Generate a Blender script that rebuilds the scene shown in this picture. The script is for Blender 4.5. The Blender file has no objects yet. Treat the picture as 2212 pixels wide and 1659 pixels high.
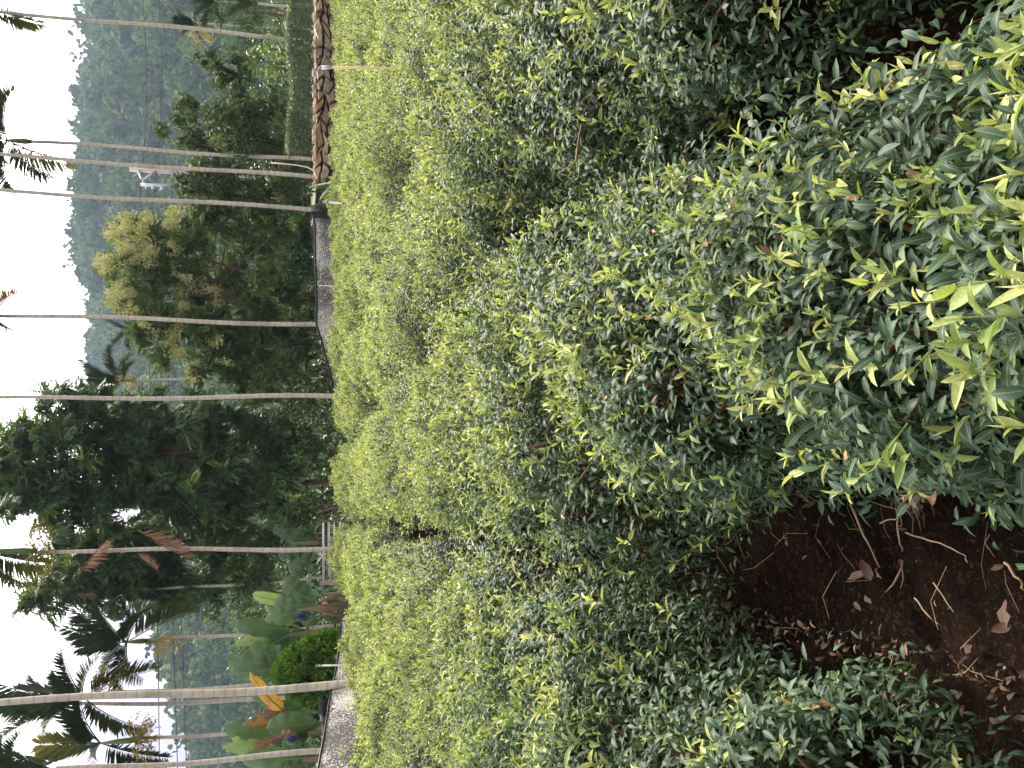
import bpy, math, random
import numpy as np
from mathutils import Vector, Matrix

random.seed(11)
rng = np.random.default_rng(11)
R = math.radians
scene = bpy.context.scene
COL = scene.collection

# ------------------------------------------------------------------ camera
# the photograph was taken with the phone turned on its side: world "up" is picture left
EYE = 1.6
PITCH = R(14.7)
FPX = 1725.0                       # focal length in pixels of a 2212 px wide picture
cam_d = bpy.data.cameras.new('camera')
cam_d.sensor_fit = 'HORIZONTAL'
cam_d.sensor_width = 36.0
cam_d.lens = 36.0 * FPX / 2212.0
cam_d.clip_start = 0.05
cam_d.clip_end = 4000.0
cam = bpy.data.objects.new('camera', cam_d)
COL.objects.link(cam)
sp, cp = math.sin(PITCH), math.cos(PITCH)
cam.matrix_world = Matrix(((0, 1, 0, 0), (-sp, 0, -cp, 0), (-cp, 0, sp, EYE), (0, 0, 0, 1)))
scene.camera = cam

# ------------------------------------------------------------------ world, sun, exposure
world = bpy.data.worlds.new('World')
scene.world = world
world.use_nodes = True
wn, wl = world.node_tree.nodes, world.node_tree.links
wn.clear()
sky = wn.new('ShaderNodeTexSky')
sky.sky_type = 'NISHITA'
sky.sun_disc = False
SUN_EL, SUN_AZ = R(48), R(20)
sky.sun_elevation = SUN_EL
sky.sun_rotation = SUN_AZ
sky.air_density = 1.0
sky.dust_density = 4.0
hsv = wn.new('ShaderNodeHueSaturation')
hsv.inputs['Saturation'].default_value = 0.22
hsv.inputs['Value'].default_value = 1.0
tintn = wn.new('ShaderNodeMix'); tintn.data_type = 'RGBA'; tintn.blend_type = 'MULTIPLY'
tintn.inputs['Factor'].default_value = 1.0
tintn.inputs['B'].default_value = (1.05, 0.99, 0.93, 1)
bg = wn.new('ShaderNodeBackground')
bg.inputs['Strength'].default_value = 0.14
wo = wn.new('ShaderNodeOutputWorld')
wl.new(sky.outputs[0], hsv.inputs['Color'])
wl.new(hsv.outputs[0], tintn.inputs['A'])
# the air near the horizon is dimmer and faintly violet, as an overcast evening sky is
gtc = wn.new('ShaderNodeTexCoord'); gsx = wn.new('ShaderNodeSeparateXYZ'); grp = wn.new('ShaderNodeValToRGB')
wl.new(gtc.outputs['Generated'], gsx.inputs[0]); wl.new(gsx.outputs['Z'], grp.inputs['Fac'])
ge = grp.color_ramp.elements
ge[0].position = 0.0; ge[0].color = (.15, .135, .185, 1)
ge[1].position = .27; ge[1].color = (1, 1, 1, 1)
e_ = ge.new(.14); e_.color = (.20, .178, .245, 1)
e_ = ge.new(.20); e_.color = (.34, .31, .40, 1)
gmx = wn.new('ShaderNodeMix'); gmx.data_type = 'RGBA'; gmx.blend_type = 'MULTIPLY'; gmx.inputs['Factor'].default_value = 1.0
wl.new(tintn.outputs['Result'], gmx.inputs['A']); wl.new(grp.outputs['Color'], gmx.inputs['B'])
wl.new(gmx.outputs['Result'], bg.inputs['Color'])
wl.new(bg.outputs[0], wo.inputs['Surface'])

sun_d = bpy.data.lights.new('sun', 'SUN')
sun_d.energy = 1.5
sun_d.angle = R(18)
sun_d.color = (1.0, 0.91, 0.77)
sun = bpy.data.objects.new('sun', sun_d)
COL.objects.link(sun)
# travel direction of the light, from the sun position down to the ground
sdir = Vector((-math.sin(SUN_AZ) * math.cos(SUN_EL), -math.cos(SUN_AZ) * math.cos(SUN_EL), -math.sin(SUN_EL)))
sun.rotation_euler = sdir.to_track_quat('-Z', 'Y').to_euler()

scene.view_settings.view_transform = 'Standard'
scene.view_settings.look = 'None'
scene.view_settings.gamma = 1.0
scene.view_settings.use_curve_mapping = False
scene.view_settings.exposure = 2.25
scene.render.engine = 'CYCLES'
scene.cycles.max_bounces = 8
scene.cycles.volume_bounces = 0
scene.cycles.transparent_max_bounces = 8


# ------------------------------------------------------------------ helpers
def P(X, Y, dist):
    """world point seen at photo position (X, Y) of the 2212x1659 overview, at world distance y = dist"""
    dx = (829.5 - Y) / FPX
    dv = (X - 1106.0) / FPX
    d = Vector((dx, cp - dv * sp, -sp - dv * cp))
    return Vector((0, 0, EYE)) + d * (dist / d.y)


def mpp(dist):
    return dist / FPX


def tag(o, label=None, cat=None, group=None, kind=None):
    if label: o['label'] = label
    if cat: o['category'] = cat
    if group: o['group'] = group
    if kind: o['kind'] = kind
    return o


def empty(name, loc, label, cat, group=None):
    o = bpy.data.objects.new(name, None)
    o.empty_display_size = 0.1
    o.location = loc
    COL.objects.link(o)
    tag(o, label, cat, group)
    return o


def link(name, me, parent=None, world_loc=True):
    """link a mesh object; mesh coordinates are world coordinates unless the parent is used as local frame"""
    o = bpy.data.objects.new(name, me)
    COL.objects.link(o)
    if parent is not None:
        o.parent = parent
        if world_loc:
            o.matrix_parent_inverse = Matrix.Translation(-Vector(parent.location))
    return o


def sub(part, name, me):
    """a sub-part: its mesh shares the coordinates of the part it belongs to"""
    o = bpy.data.objects.new(name, me)
    COL.objects.link(o)
    o.parent = part
    return o


def norm(a):
    return a / np.maximum(np.linalg.norm(a, axis=-1, keepdims=True), 1e-9)


def frames(d, n):
    Y = norm(d)
    Z = norm(n - (n * Y).sum(-1, keepdims=True) * Y)
    X = np.cross(Y, Z)
    return X, Y, Z


class Tpl:
    """small template mesh: verts, faces (variable size), per-face tint offset, uv per vertex"""
    def __init__(self, v, faces, uv=None, ft=None):
        self.v = np.array(v, float)
        self.sizes = np.array([len(f) for f in faces], np.int64)
        self.loops = np.array([i for f in faces for i in f], np.int64)
        self.uv = np.array(uv, float) if uv is not None else np.zeros((len(v), 2))
        self.ft = np.array(ft, float) if ft is not None else np.zeros(len(faces))


def merge_tpl(parts):
    v, faces, uv, ft = [], [], [], []
    for t in parts:
        b = len(v)
        v.extend(t.v.tolist()); uv.extend(t.uv.tolist()); ft.extend(t.ft.tolist())
        k = 0
        for s in t.sizes:
            faces.append([int(i) + b for i in t.loops[k:k + s]]); k += s
    return Tpl(v, faces, uv, ft)


def xform(t, M, s=1.0, ft=None):
    v = [tuple(M @ (Vector(p) * s)) for p in t.v]
    q = Tpl.__new__(Tpl)
    q.v = np.array(v); q.sizes = t.sizes; q.loops = t.loops; q.uv = t.uv
    q.ft = t.ft if ft is None else np.full(len(t.sizes), ft)
    return q


class Acc:
    def __init__(self):
        self.V, self.L, self.S, self.U, self.T, self.M = [], [], [], [], [], []
        self.n = 0

    def add(self, t, O, X, Y, Z, s, tint=0.5, mat=0):
        O = np.atleast_2d(np.asarray(O, float)); N = len(O)
        if N == 0: return
        s = np.broadcast_to(np.asarray(s, float), (N,))
        v = t.v
        V = (O[:, None, :] + s[:, None, None] * (v[None, :, 0:1] * X[:, None, :] + v[None, :, 1:2] * Y[:, None, :] + v[None, :, 2:3] * Z[:, None, :]))
        nv = len(v)
        self.V.append(V.reshape(-1, 3))
        off = self.n + nv * np.arange(N)
        self.L.append((t.loops[None] + off[:, None]).ravel())
        self.S.append(np.tile(t.sizes, N))
        self.U.append(np.tile(t.uv[t.loops], (N, 1)))
        tt = np.broadcast_to(np.asarray(tint, float), (N,))
        self.T.append((tt[:, None] + t.ft[None]).ravel())
        self.M.append(np.full(N * len(t.sizes), mat, np.int32))
        self.n += N * nv

    def raw(self, v, faces, tint=0.5, mat=0, uv=None):
        t = Tpl(v, faces, uv)
        I = np.eye(3)
        self.add(t, np.zeros((1, 3)), I[None, 0], I[None, 1], I[None, 2], 1.0, tint, mat)

    def tube(self, pts, rad, sides=6, tint=0.5, mat=0, cap=True):
        pts = [Vector(p) for p in pts]
        n = len(pts)
        if not hasattr(rad, '__len__'): rad = [rad] * n
        vs, fs, uv = [], [], []
        ref = Vector((0.31, 0.83, 0.45)).normalized()
        L = 0
        for i, p in enumerate(pts):
            a = pts[max(i - 1, 0)]; b = pts[min(i + 1, n - 1)]
            d = (b - a).normalized()
            r_ = ref if abs(d.dot(ref)) < 0.95 else Vector((1, 0, 0))
            u = d.cross(r_).normalized(); w = d.cross(u)
            if i: L += (p - pts[i - 1]).length
            for k in range(sides):
                an = 2 * math.pi * k / sides
                vs.append(tuple(p + (u * math.cos(an) + w * math.sin(an)) * rad[i]))
                uv.append((k / sides, L))
        for i in range(n - 1):
            for k in range(sides):
                k2 = (k + 1) % sides
                fs.append((i * sides + k, i * sides + k2, (i + 1) * sides + k2, (i + 1) * sides + k))
        if cap:
            fs.append(tuple(reversed(range(sides))))
            fs.append(tuple((n - 1) * sides + k for k in range(sides)))
        self.raw(vs, fs, tint, mat, uv)

    def mesh(self, name, mats, flat=False):
        me = bpy.data.meshes.new(name)
        V = np.concatenate(self.V); L = np.concatenate(self.L); S = np.concatenate(self.S)
        U = np.concatenate(self.U); T = np.concatenate(self.T); Mi = np.concatenate(self.M)
        me.vertices.add(len(V)); me.loops.add(len(L)); me.polygons.add(len(S))
        me.vertices.foreach_set('co', V.astype(np.float32).ravel())
        me.loops.foreach_set('vertex_index', L.astype(np.int32))
        st = np.concatenate([[0], np.cumsum(S)[:-1]]).astype(np.int32)
        me.polygons.foreach_set('loop_start', st)
        me.polygons.foreach_set('material_index', Mi)
        uvl = me.uv_layers.new(name='UVMap')
        uvl.data.foreach_set('uv', U.astype(np.float32).ravel())
        at = me.attributes.new('tint', 'FLOAT', 'FACE')
        at.data.foreach_set('value', T.astype(np.float32))
        if flat:
            sf = me.attributes.new('sharp_face', 'BOOLEAN', 'FACE')
            sf.data.foreach_set('value', np.ones(len(S), bool))
        for m in mats: me.materials.append(m)
        me.update(calc_edges=True)
        return me


# ------------------------------------------------------------------ materials
def nodes_of(name):
    m = bpy.data.materials.new(name)
    m.use_nodes = True
    nt = m.node_tree
    nt.nodes.clear()
    out = nt.nodes.new('ShaderNodeOutputMaterial')
    return m, nt, nt.nodes, nt.links, out


def mix(nt, a, b, fac, mode='MIX'):
    n = nt.nodes.new('ShaderNodeMix'); n.data_type = 'RGBA'; n.blend_type = mode
    for sock, val in (('A', a), ('B', b), ('Factor', fac)):
        if isinstance(val, bpy.types.NodeSocket): nt.links.new(val, n.inputs[sock])
        elif sock == 'Factor': n.inputs[sock].default_value = val
        else: n.inputs[sock].default_value = (*val, 1)
    return n.outputs['Result']


def maprange(nt, v, a, b, c=0.0, d=1.0):
    n = nt.nodes.new('ShaderNodeMapRange')
    nt.links.new(v, n.inputs['Value'])
    n.inputs['From Min'].default_value = a; n.inputs['From Max'].default_value = b
    n.inputs['To Min'].default_value = c; n.inputs['To Max'].default_value = d
    return n.outputs['Result']


def noise(nt, scale, detail=3, coord='Object', rough=0.55, vec=None, dist=0.0):
    n = nt.nodes.new('ShaderNodeTexNoise')
    n.inputs['Scale'].default_value = scale
    n.inputs['Detail'].default_value = detail
    n.inputs['Roughness'].default_value = rough
    n.inputs['Distortion'].default_value = dist
    if vec is None:
        tc = nt.nodes.new('ShaderNodeTexCoord'); vec = tc.outputs[coord]
    nt.links.new(vec, n.inputs['Vector'])
    return n.outputs['Fac']


def leaf_mat(name, stops, gloss=0.4, spec=0.5, trans=0.2, vein=0.35, under=0.3, patch=None):
    """stops: colours along the per-leaf 'tint' value 0..1"""
    m, nt, N, Lk, out = nodes_of(name)
    at = N.new('ShaderNodeAttribute'); at.attribute_name = 'tint'
    rp = N.new('ShaderNodeValToRGB')
    el = rp.color_ramp.elements
    while len(el) > 1: el.remove(el[-1])
    for i, (p, c) in enumerate(stops):
        e = el[0] if i == 0 else el.new(p)
        e.position = p; e.color = (*c, 1)
    Lk.new(at.outputs['Fac'], rp.inputs['Fac'])
    col = rp.outputs['Color']
    nz = noise(nt, 3.0 if patch is None else patch, 2)
    var = maprange(nt, nz, 0.3, 0.7, 0.75, 1.25)
    mul = N.new('ShaderNodeVectorMath'); mul.operation = 'SCALE'
    Lk.new(col, mul.inputs[0]); Lk.new(var, mul.inputs['Scale'])
    col = mul.outputs[0]
    if vein > 0:
        uv = N.new('ShaderNodeUVMap')
        sx = N.new('ShaderNodeSeparateXYZ'); Lk.new(uv.outputs[0], sx.inputs[0])
        ab = N.new('ShaderNodeMath'); ab.operation = 'ABSOLUTE'
        Lk.new(sx.outputs['X'], ab.inputs[0])
        rib = maprange(nt, ab.outputs[0], 0.03, 0.12, vein, 0.0)
        col = mix(nt, col, (0.22, 0.30, 0.10), rib)
    geo = N.new('ShaderNodeNewGeometry')
    bfac = N.new('ShaderNodeMath'); bfac.operation = 'MULTIPLY'
    Lk.new(geo.outputs['Backfacing'], bfac.inputs[0]); bfac.inputs[1].default_value = under
    col = mix(nt, col, (0.16, 0.20, 0.11), bfac.outputs[0])
    pr = N.new('ShaderNodeBsdfPrincipled')
    Lk.new(col, pr.inputs['Base Color'])
    pr.inputs['Roughness'].default_value = gloss
    pr.inputs['Specular IOR Level'].default_value = spec
    tr = N.new('ShaderNodeBsdfTranslucent')
    tcol = mix(nt, col, (1.25, 1.35, 0.55), 1.0, 'MULTIPLY')
    Lk.new(tcol, tr.inputs['Color'])
    ms = N.new('ShaderNodeMixShader'); ms.inputs[0].default_value = trans
    Lk.new(pr.outputs[0], ms.inputs[1]); Lk.new(tr.outputs[0], ms.inputs[2])
    Lk.new(ms.outputs[0], out.inputs['Surface'])
    return m


def plain_mat(name, c1, c2, scale=6.0, rough=0.8, spec=0.3, c3=None, s3=25.0, t3=(0.58, 0.68), bump=0.0, bscale=30.0):
    m, nt, N, Lk, out = nodes_of(name)
    f = maprange(nt, noise(nt, scale, 4), 0.35, 0.65)
    col = mix(nt, c1, c2, f)
    if c3 is not None:
        col = mix(nt, col, c3, maprange(nt, noise(nt, s3, 3), t3[0], t3[1]))
    pr = N.new('ShaderNodeBsdfPrincipled')
    Lk.new(col, pr.inputs['Base Color'])
    pr.inputs['Roughness'].default_value = rough
    pr.inputs['Specular IOR Level'].default_value = spec
    if bump > 0:
        b = N.new('ShaderNodeBump'); b.inputs['Strength'].default_value = bump
        b.inputs['Distance'].default_value = 0.02
        Lk.new(noise(nt, bscale, 4), b.inputs['Height'])
        Lk.new(b.outputs[0], pr.inputs['Normal'])
    Lk.new(pr.outputs[0], out.inputs['Surface'])
    return m


M = {}
M['tea'] = leaf_mat('tea_leaf', [(0.0, (0.012, 0.029, 0.018)), (0.45, (0.022, 0.048, 0.025)), (0.75, (0.048, 0.088, 0.034)), (0.93, (0.08, 0.12, 0.035)), (1.0, (0.20, 0.10, 0.05))],
                    gloss=0.55, spec=0.24, trans=0.12, vein=0.4, under=0.35, patch=40)
M['shoot'] = leaf_mat('tea_shoot', [(0.0, (0.085, 0.145, 0.035)), (0.4, (0.205, 0.26, 0.082)), (0.8, (0.39, 0.42, 0.145)), (1.0, (0.46, 0.46, 0.19))],
                      gloss=0.5, spec=0.28, trans=0.3, vein=0.15, under=0.15, patch=40)
M['wood'] = plain_mat('tea_wood', (0.10, 0.055, 0.035), (0.17, 0.10, 0.06), 20, 0.85, bump=0.3)
M['t_green'] = leaf_mat('tree_leaf_olive', [(0.0, (0.025, 0.048, 0.018)), (0.6, (0.055, 0.092, 0.028)), (0.9, (0.11, 0.16, 0.04)), (1.0, (0.26, 0.32, 0.06))], gloss=0.62, spec=0.16, trans=0.15, vein=0)
M['t_dark'] = leaf_mat('tree_leaf_dark', [(0.0, (0.020, 0.046, 0.018)), (0.5, (0.055, 0.108, 0.034)), (0.8, (0.12, 0.19, 0.055)), (1.0, (0.24, 0.34, 0.07))], gloss=0.48, spec=0.3, trans=0.15, vein=0)
M['t_mid'] = leaf_mat('tree_leaf_mid', [(0.0, (0.028, 0.058, 0.018)), (0.6, (0.068, 0.118, 0.03)), (1.0, (0.16, 0.22, 0.055))], gloss=0.62, spec=0.16, trans=0.15, vein=0)
M['t_light'] = leaf_mat('tree_leaf_light', [(0.0, (0.08, 0.15, 0.03)), (0.6, (0.16, 0.26, 0.05)), (1.0, (0.28, 0.36, 0.07))], gloss=0.5, trans=0.3, vein=0)
M['flower'] = leaf_mat('cream_flower', [(0.0, (0.36, 0.36, 0.15)), (1.0, (0.58, 0.57, 0.28))], gloss=0.8, spec=0.2, trans=0.04, vein=0, under=0)
M['hedge'] = leaf_mat('hedge_leaf', [(0.0, (0.035, 0.06, 0.03)), (0.6, (0.075, 0.115, 0.05)), (1.0, (0.16, 0.22, 0.08))], gloss=0.5, trans=0.15, vein=0)
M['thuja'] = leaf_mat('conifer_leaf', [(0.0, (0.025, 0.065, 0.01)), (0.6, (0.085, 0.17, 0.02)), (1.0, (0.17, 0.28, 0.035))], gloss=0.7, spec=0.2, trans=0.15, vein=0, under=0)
M['palm'] = leaf_mat('palm_leaf', [(0.0, (0.012, 0.028, 0.012)), (0.5, (0.035, 0.065, 0.02)), (0.75, (0.12, 0.15, 0.03)), (1.0, (0.38, 0.28, 0.05))], gloss=0.6, spec=0.25, trans=0.12, vein=0, under=0.1)
M['palm_dead'] = leaf_mat('dead_frond', [(0.0, (0.16, 0.075, 0.045)), (1.0, (0.32, 0.19, 0.12))], gloss=0.8, spec=0.2, trans=0.1, vein=0, under=0)
M['spadix'] = leaf_mat('palm_flower', [(0.0, (0.20, 0.18, 0.06)), (1.0, (0.50, 0.36, 0.08))], gloss=0.8, spec=0.2, trans=0.1, vein=0, under=0)
M['shaft'] = plain_mat('palm_crownshaft', (0.07, 0.13, 0.03), (0.12, 0.18, 0.05), 3, 0.45)
def cross_veins(m, amt):
    nt = m.node_tree; N, Lk = nt.nodes, nt.links
    pr = next(n for n in N if n.type == 'BSDF_PRINCIPLED')
    src = pr.inputs['Base Color'].links[0].from_socket
    uv = N.new('ShaderNodeUVMap'); sx = N.new('ShaderNodeSeparateXYZ'); Lk.new(uv.outputs[0], sx.inputs[0])
    ab = N.new('ShaderNodeMath'); ab.operation = 'ABSOLUTE'; Lk.new(sx.outputs['X'], ab.inputs[0])
    ma = N.new('ShaderNodeMath'); ma.operation = 'MULTIPLY_ADD'; Lk.new(ab.outputs[0], ma.inputs[0]); ma.inputs[1].default_value = -.10; Lk.new(sx.outputs['Y'], ma.inputs[2])
    cv = N.new('ShaderNodeCombineXYZ'); Lk.new(ma.outputs[0], cv.inputs['X'])
    nz = noise(nt, 34, 3, vec=cv.outputs[0])
    k = maprange(nt, nz, .3, .7, 1 - amt, 1 + amt)
    sc = N.new('ShaderNodeVectorMath'); sc.operation = 'SCALE'; Lk.new(src, sc.inputs[0]); Lk.new(k, sc.inputs['Scale'])
    Lk.new(sc.outputs[0], pr.inputs['Base Color'])


M['banana'] = leaf_mat('banana_leaf', [(0.0, (0.026, 0.066, 0.026)), (0.5, (0.09, 0.165, 0.06)), (0.8, (0.18, 0.27, 0.08)), (1.0, (0.30, 0.40, 0.11))], gloss=0.38, trans=0.18, vein=0.5, under=0.2, patch=2)
M['banana_yellow'] = leaf_mat('banana_leaf_yellow', [(0.0, (0.16, 0.09, 0.03)), (0.5, (0.48, 0.25, 0.03)), (1.0, (0.55, 0.38, 0.06))], gloss=0.5, trans=0.2, vein=0.1, under=0, patch=5)
M['banana_dead'] = leaf_mat('banana_leaf_dead', [(0.0, (0.10, 0.045, 0.03)), (1.0, (0.30, 0.17, 0.10))], gloss=0.8, spec=0.2, trans=0.08, vein=0.1, under=0, patch=5)
for k_ in ('banana', 'banana_yellow', 'banana_dead'): cross_veins(M[k_], .3)
M['stem_banana'] = plain_mat('banana_stem', (0.10, 0.12, 0.04), (0.16, 0.10, 0.06), 5, 0.6)
M['hill_leaf'] = leaf_mat('hill_leaf', [(0.0, (0.014, 0.036, 0.016)), (0.5, (0.045, 0.090, 0.032)), (1.0, (0.115, 0.16, 0.05))], gloss=1.0, spec=0.08, trans=0.12, vein=0, under=0.1, patch=0.05)
M['dry'] = plain_mat('dry_stalk', (0.20, 0.13, 0.07), (0.34, 0.25, 0.15), 12, 0.8)
M['litter'] = leaf_mat('dead_leaf', [(0.0, (0.030, 0.017, 0.012)), (0.6, (0.075, 0.042, 0.029)), (1.0, (0.17, 0.105, 0.072))], gloss=0.75, spec=0.25, trans=0.05, vein=0.1, under=0.1, patch=30)
M['bark'] = plain_mat('brown_bark', (0.13, 0.085, 0.06), (0.22, 0.15, 0.10), 8, 0.9, bump=0.4)
M['white_pipe'] = plain_mat('white_plastic_pipe', (0.62, 0.60, 0.60), (0.72, 0.70, 0.70), 5, 0.4)
M['cream_pipe'] = plain_mat('cream_plastic_pipe', (0.55, 0.42, 0.24), (0.62, 0.48, 0.28), 5, 0.45)
M['grey_plastic'] = plain_mat('grey_plastic', (0.30, 0.30, 0.32), (0.38, 0.38, 0.40), 8, 0.45)
M['red_plastic'] = plain_mat('red_plastic', (0.50, 0.16, 0.09), (0.55, 0.2, 0.12), 8, 0.5)
M['black_plastic'] = plain_mat('black_plastic', (0.008, 0.008, 0.009), (0.018, 0.018, 0.02), 4, 0.45)
M['blue_plastic'] = plain_mat('blue_plastic', (0.008, 0.014, 0.075), (0.014, 0.024, 0.12), 6, 0.35)
M['concrete'] = plain_mat('weathered_concrete', (0.50, 0.40, 0.36), (0.56, 0.47, 0.43), 2, 0.85, c3=(0.12, 0.09, 0.07), s3=3.5, t3=(0.62, 0.72))
M['steel'] = plain_mat('painted_steel', (0.52, 0.52, 0.56), (0.60, 0.60, 0.64), 4, 0.5)
M['wire'] = plain_mat('wire_black', (0.015, 0.015, 0.02), (0.03, 0.03, 0.035), 4, 0.5)
M['joint'] = plain_mat('earth_joint', (0.03, 0.02, 0.015), (0.06, 0.04, 0.03), 10, 0.95)
M['plank'] = plain_mat('pinkish_plank', (0.42, 0.30, 0.25), (0.50, 0.38, 0.32), 6, 0.8)


def palm_bark():
    m, nt, N, Lk, out = nodes_of('palm_bark')
    uv = N.new('ShaderNodeUVMap')
    sx = N.new('ShaderNodeSeparateXYZ'); Lk.new(uv.outputs[0], sx.inputs[0])
    nzw = noise(nt, 2.0, 2)
    ad = N.new('ShaderNodeMath'); ad.operation = 'MULTIPLY_ADD'
    Lk.new(nzw, ad.inputs[0]); ad.inputs[1].default_value = 0.08
    Lk.new(sx.outputs['Y'], ad.inputs[2])
    dv = N.new('ShaderNodeMath'); dv.operation = 'DIVIDE'; Lk.new(ad.outputs[0], dv.inputs[0]); dv.inputs[1].default_value = 0.16
    fr = N.new('ShaderNodeMath'); fr.operation = 'FRACT'; Lk.new(dv.outputs[0], fr.inputs[0])
    ring = maprange(nt, fr.outputs[0], 0.0, 0.22, 1.0, 0.0)
    f = maprange(nt, noise(nt, 9, 4), 0.35, 0.65)
    base = mix(nt, (0.46, 0.395, 0.325), (0.58, 0.515, 0.44), f)
    lich = maprange(nt, noise(nt, 22, 3), 0.56, 0.66, 0, 0.6)
    base = mix(nt, base, (0.56, 0.52, 0.46), lich)
    moss = maprange(nt, noise(nt, 1.2, 3), 0.52, 0.7, 0, 0.5)
    base = mix(nt, base, (0.22, 0.21, 0.12), moss)
    rf = N.new('ShaderNodeMath'); rf.operation = 'MULTIPLY'; Lk.new(ring, rf.inputs[0]); rf.inputs[1].default_value = 0.45
    col = mix(nt, base, (0.15, 0.115, 0.085), rf.outputs[0])
    pr = N.new('ShaderNodeBsdfPrincipled'); Lk.new(col, pr.inputs['Base Color'])
    pr.inputs['Roughness'].default_value = 0.85; pr.inputs['Specular IOR Level'].default_value = 0.25
    Lk.new(pr.outputs[0], out.inputs['Surface'])
    return m


def soil_mat():
    m, nt, N, Lk, out = nodes_of('dark_soil')
    c = mix(nt, (0.005, 0.004, 0.0034), (0.014, 0.009, 0.0068), maprange(nt, noise(nt, 2.2, 5), 0.35, 0.65))
    c = mix(nt, c, (0.045, 0.024, 0.016), maprange(nt, noise(nt, 55, 4), 0.55, 0.72, 0, 0.8))
    c = mix(nt, c, (0.13, 0.085, 0.05), maprange(nt, noise(nt, 170, 2), 0.66, 0.74, 0, 0.8))
    pr = N.new('ShaderNodeBsdfDiffuse'); Lk.new(c, pr.inputs['Color']); pr.inputs['Roughness'].default_value = 1.0
    b = N.new('ShaderNodeBump'); b.inputs['Strength'].default_value = 0.7; b.inputs['Distance'].default_value = 0.012
    Lk.new(noise(nt, 60, 5), b.inputs['Height']); Lk.new(b.outputs[0], pr.inputs['Normal'])
    Lk.new(pr.outputs[0], out.inputs['Surface'])
    return m


def stone_mat(i):
    cs = [((0.23, 0.155, 0.105), (0.33, 0.235, 0.165)), ((0.17, 0.13, 0.10), (0.27, 0.215, 0.17)), ((0.30, 0.22, 0.135), (0.39, 0.30, 0.20)), ((0.27, 0.145, 0.09), (0.33, 0.20, 0.13))][i]
    m, nt, N, Lk, out = nodes_of('wall_stone')
    col = mix(nt, cs[0], cs[1], maprange(nt, noise(nt, 5, 4), 0.35, 0.65))
    col = mix(nt, col, (0.07, 0.055, 0.05), maprange(nt, noise(nt, 11, 3), 0.55, 0.68, 0, 0.7))
    col = mix(nt, col, (0.46, 0.42, 0.36), maprange(nt, noise(nt, 17, 3), 0.62, 0.68, 0, 0.85))
    pr = N.new('ShaderNodeBsdfPrincipled'); Lk.new(col, pr.inputs['Base Color'])
    pr.inputs['Roughness'].default_value = 0.9
    b = N.new('ShaderNodeBump'); b.inputs['Strength'].default_value = 0.6; b.inputs['Distance'].default_value = 0.02
    Lk.new(noise(nt, 20, 4), b.inputs['Height']); Lk.new(b.outputs[0], pr.inputs['Normal'])
    Lk.new(pr.outputs[0], out.inputs['Surface'])
    return m


def net_mat():
    m, nt, N, Lk, out = nodes_of('shade_net')
    tc = N.new('ShaderNodeTexCoord')
    big = maprange(nt, noise(nt, 0.9, 3), 0.40, 0.60)
    sm = noise(nt, 38, 3)
    ad = N.new('ShaderNodeMath'); ad.operation = 'MULTIPLY_ADD'; Lk.new(big, ad.inputs[0]); ad.inputs[1].default_value = 0.22; Lk.new(sm, ad.inputs[2])
    f = maprange(nt, ad.outputs[0], 0.55, 0.67)
    col = mix(nt, (0.10, 0.095, 0.09), (0.50, 0.48, 0.43), f)
    pr = N.new('ShaderNodeBsdfPrincipled'); Lk.new(col, pr.inputs['Base Color'])
    pr.inputs['Roughness'].default_value = 0.9; pr.inputs['Specular IOR Level'].default_value = 0.15
    Lk.new(pr.outputs[0], out.inputs['Surface'])
    return m


M['palm_bark'] = palm_bark()
M['soil'] = soil_mat()
M['net'] = net_mat()
STONES = [stone_mat(i) for i in range(4)]
M['hill_ground'] = plain_mat('hill_ground', (0.012, 0.022, 0.011), (0.022, 0.034, 0.016), 0.05, 1.0, 0.0)
M['terrace'] = plain_mat('terrace_earth', (0.05, 0.07, 0.025), (0.09, 0.11, 0.04), 3, 0.95)


# ------------------------------------------------------------------ leaf templates
def leaf_tpl(ts, width=0.2, fold=0.25, curl=0.3, wav=0.0, twist=0.0, pw=0.85, seed=0):
    """leaf along +Y from 0 to 1, blade normal +Z, three verts per inner station"""
    rd = random.Random(seed)
    v, uv, faces = [], [], []
    rows = []
    ang = 0.0; y = 0.0; z = 0.0; pt = 0.0
    for t in ts:
        ang = -curl * t * 1.9
        dt = t - pt
        y += dt * math.cos(ang); z += dt * math.sin(ang); pt = t
        w = width * max(math.sin(math.pi * min(t ** pw, 1.0)), 0.0) ** 0.85
        tw = twist * t
        if w < 0.012:
            rows.append([len(v)]); v.append((0, y, z)); uv.append((0, t))
        else:
            r = []
            for s in (-1, 0, 1):
                zz = (fold * w if s else 0.0) + (wav * rd.uniform(-1, 1) * w if s else 0)
                x = s * w
                r.append(len(v)); v.append((x * math.cos(tw), y + zz * 0.3 * math.sin(-ang), z + zz + x * math.sin(tw))); uv.append((s, t))
            rows.append(r)
    for a, b in zip(rows[:-1], rows[1:]):
        if len(a) == 1 and len(b) == 3:
            faces += [(a[0], b[1], b[0]), (a[0], b[2], b[1])]
        elif len(a) == 3 and len(b) == 1:
            faces += [(a[0], a[1], b[0]), (a[1], a[2], b[0])]
        elif len(a) == 3:
            faces += [(a[0], a[1], b[1], b[0]), (a[1], a[2], b[2], b[1])]
    return Tpl(v, faces, uv)


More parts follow.
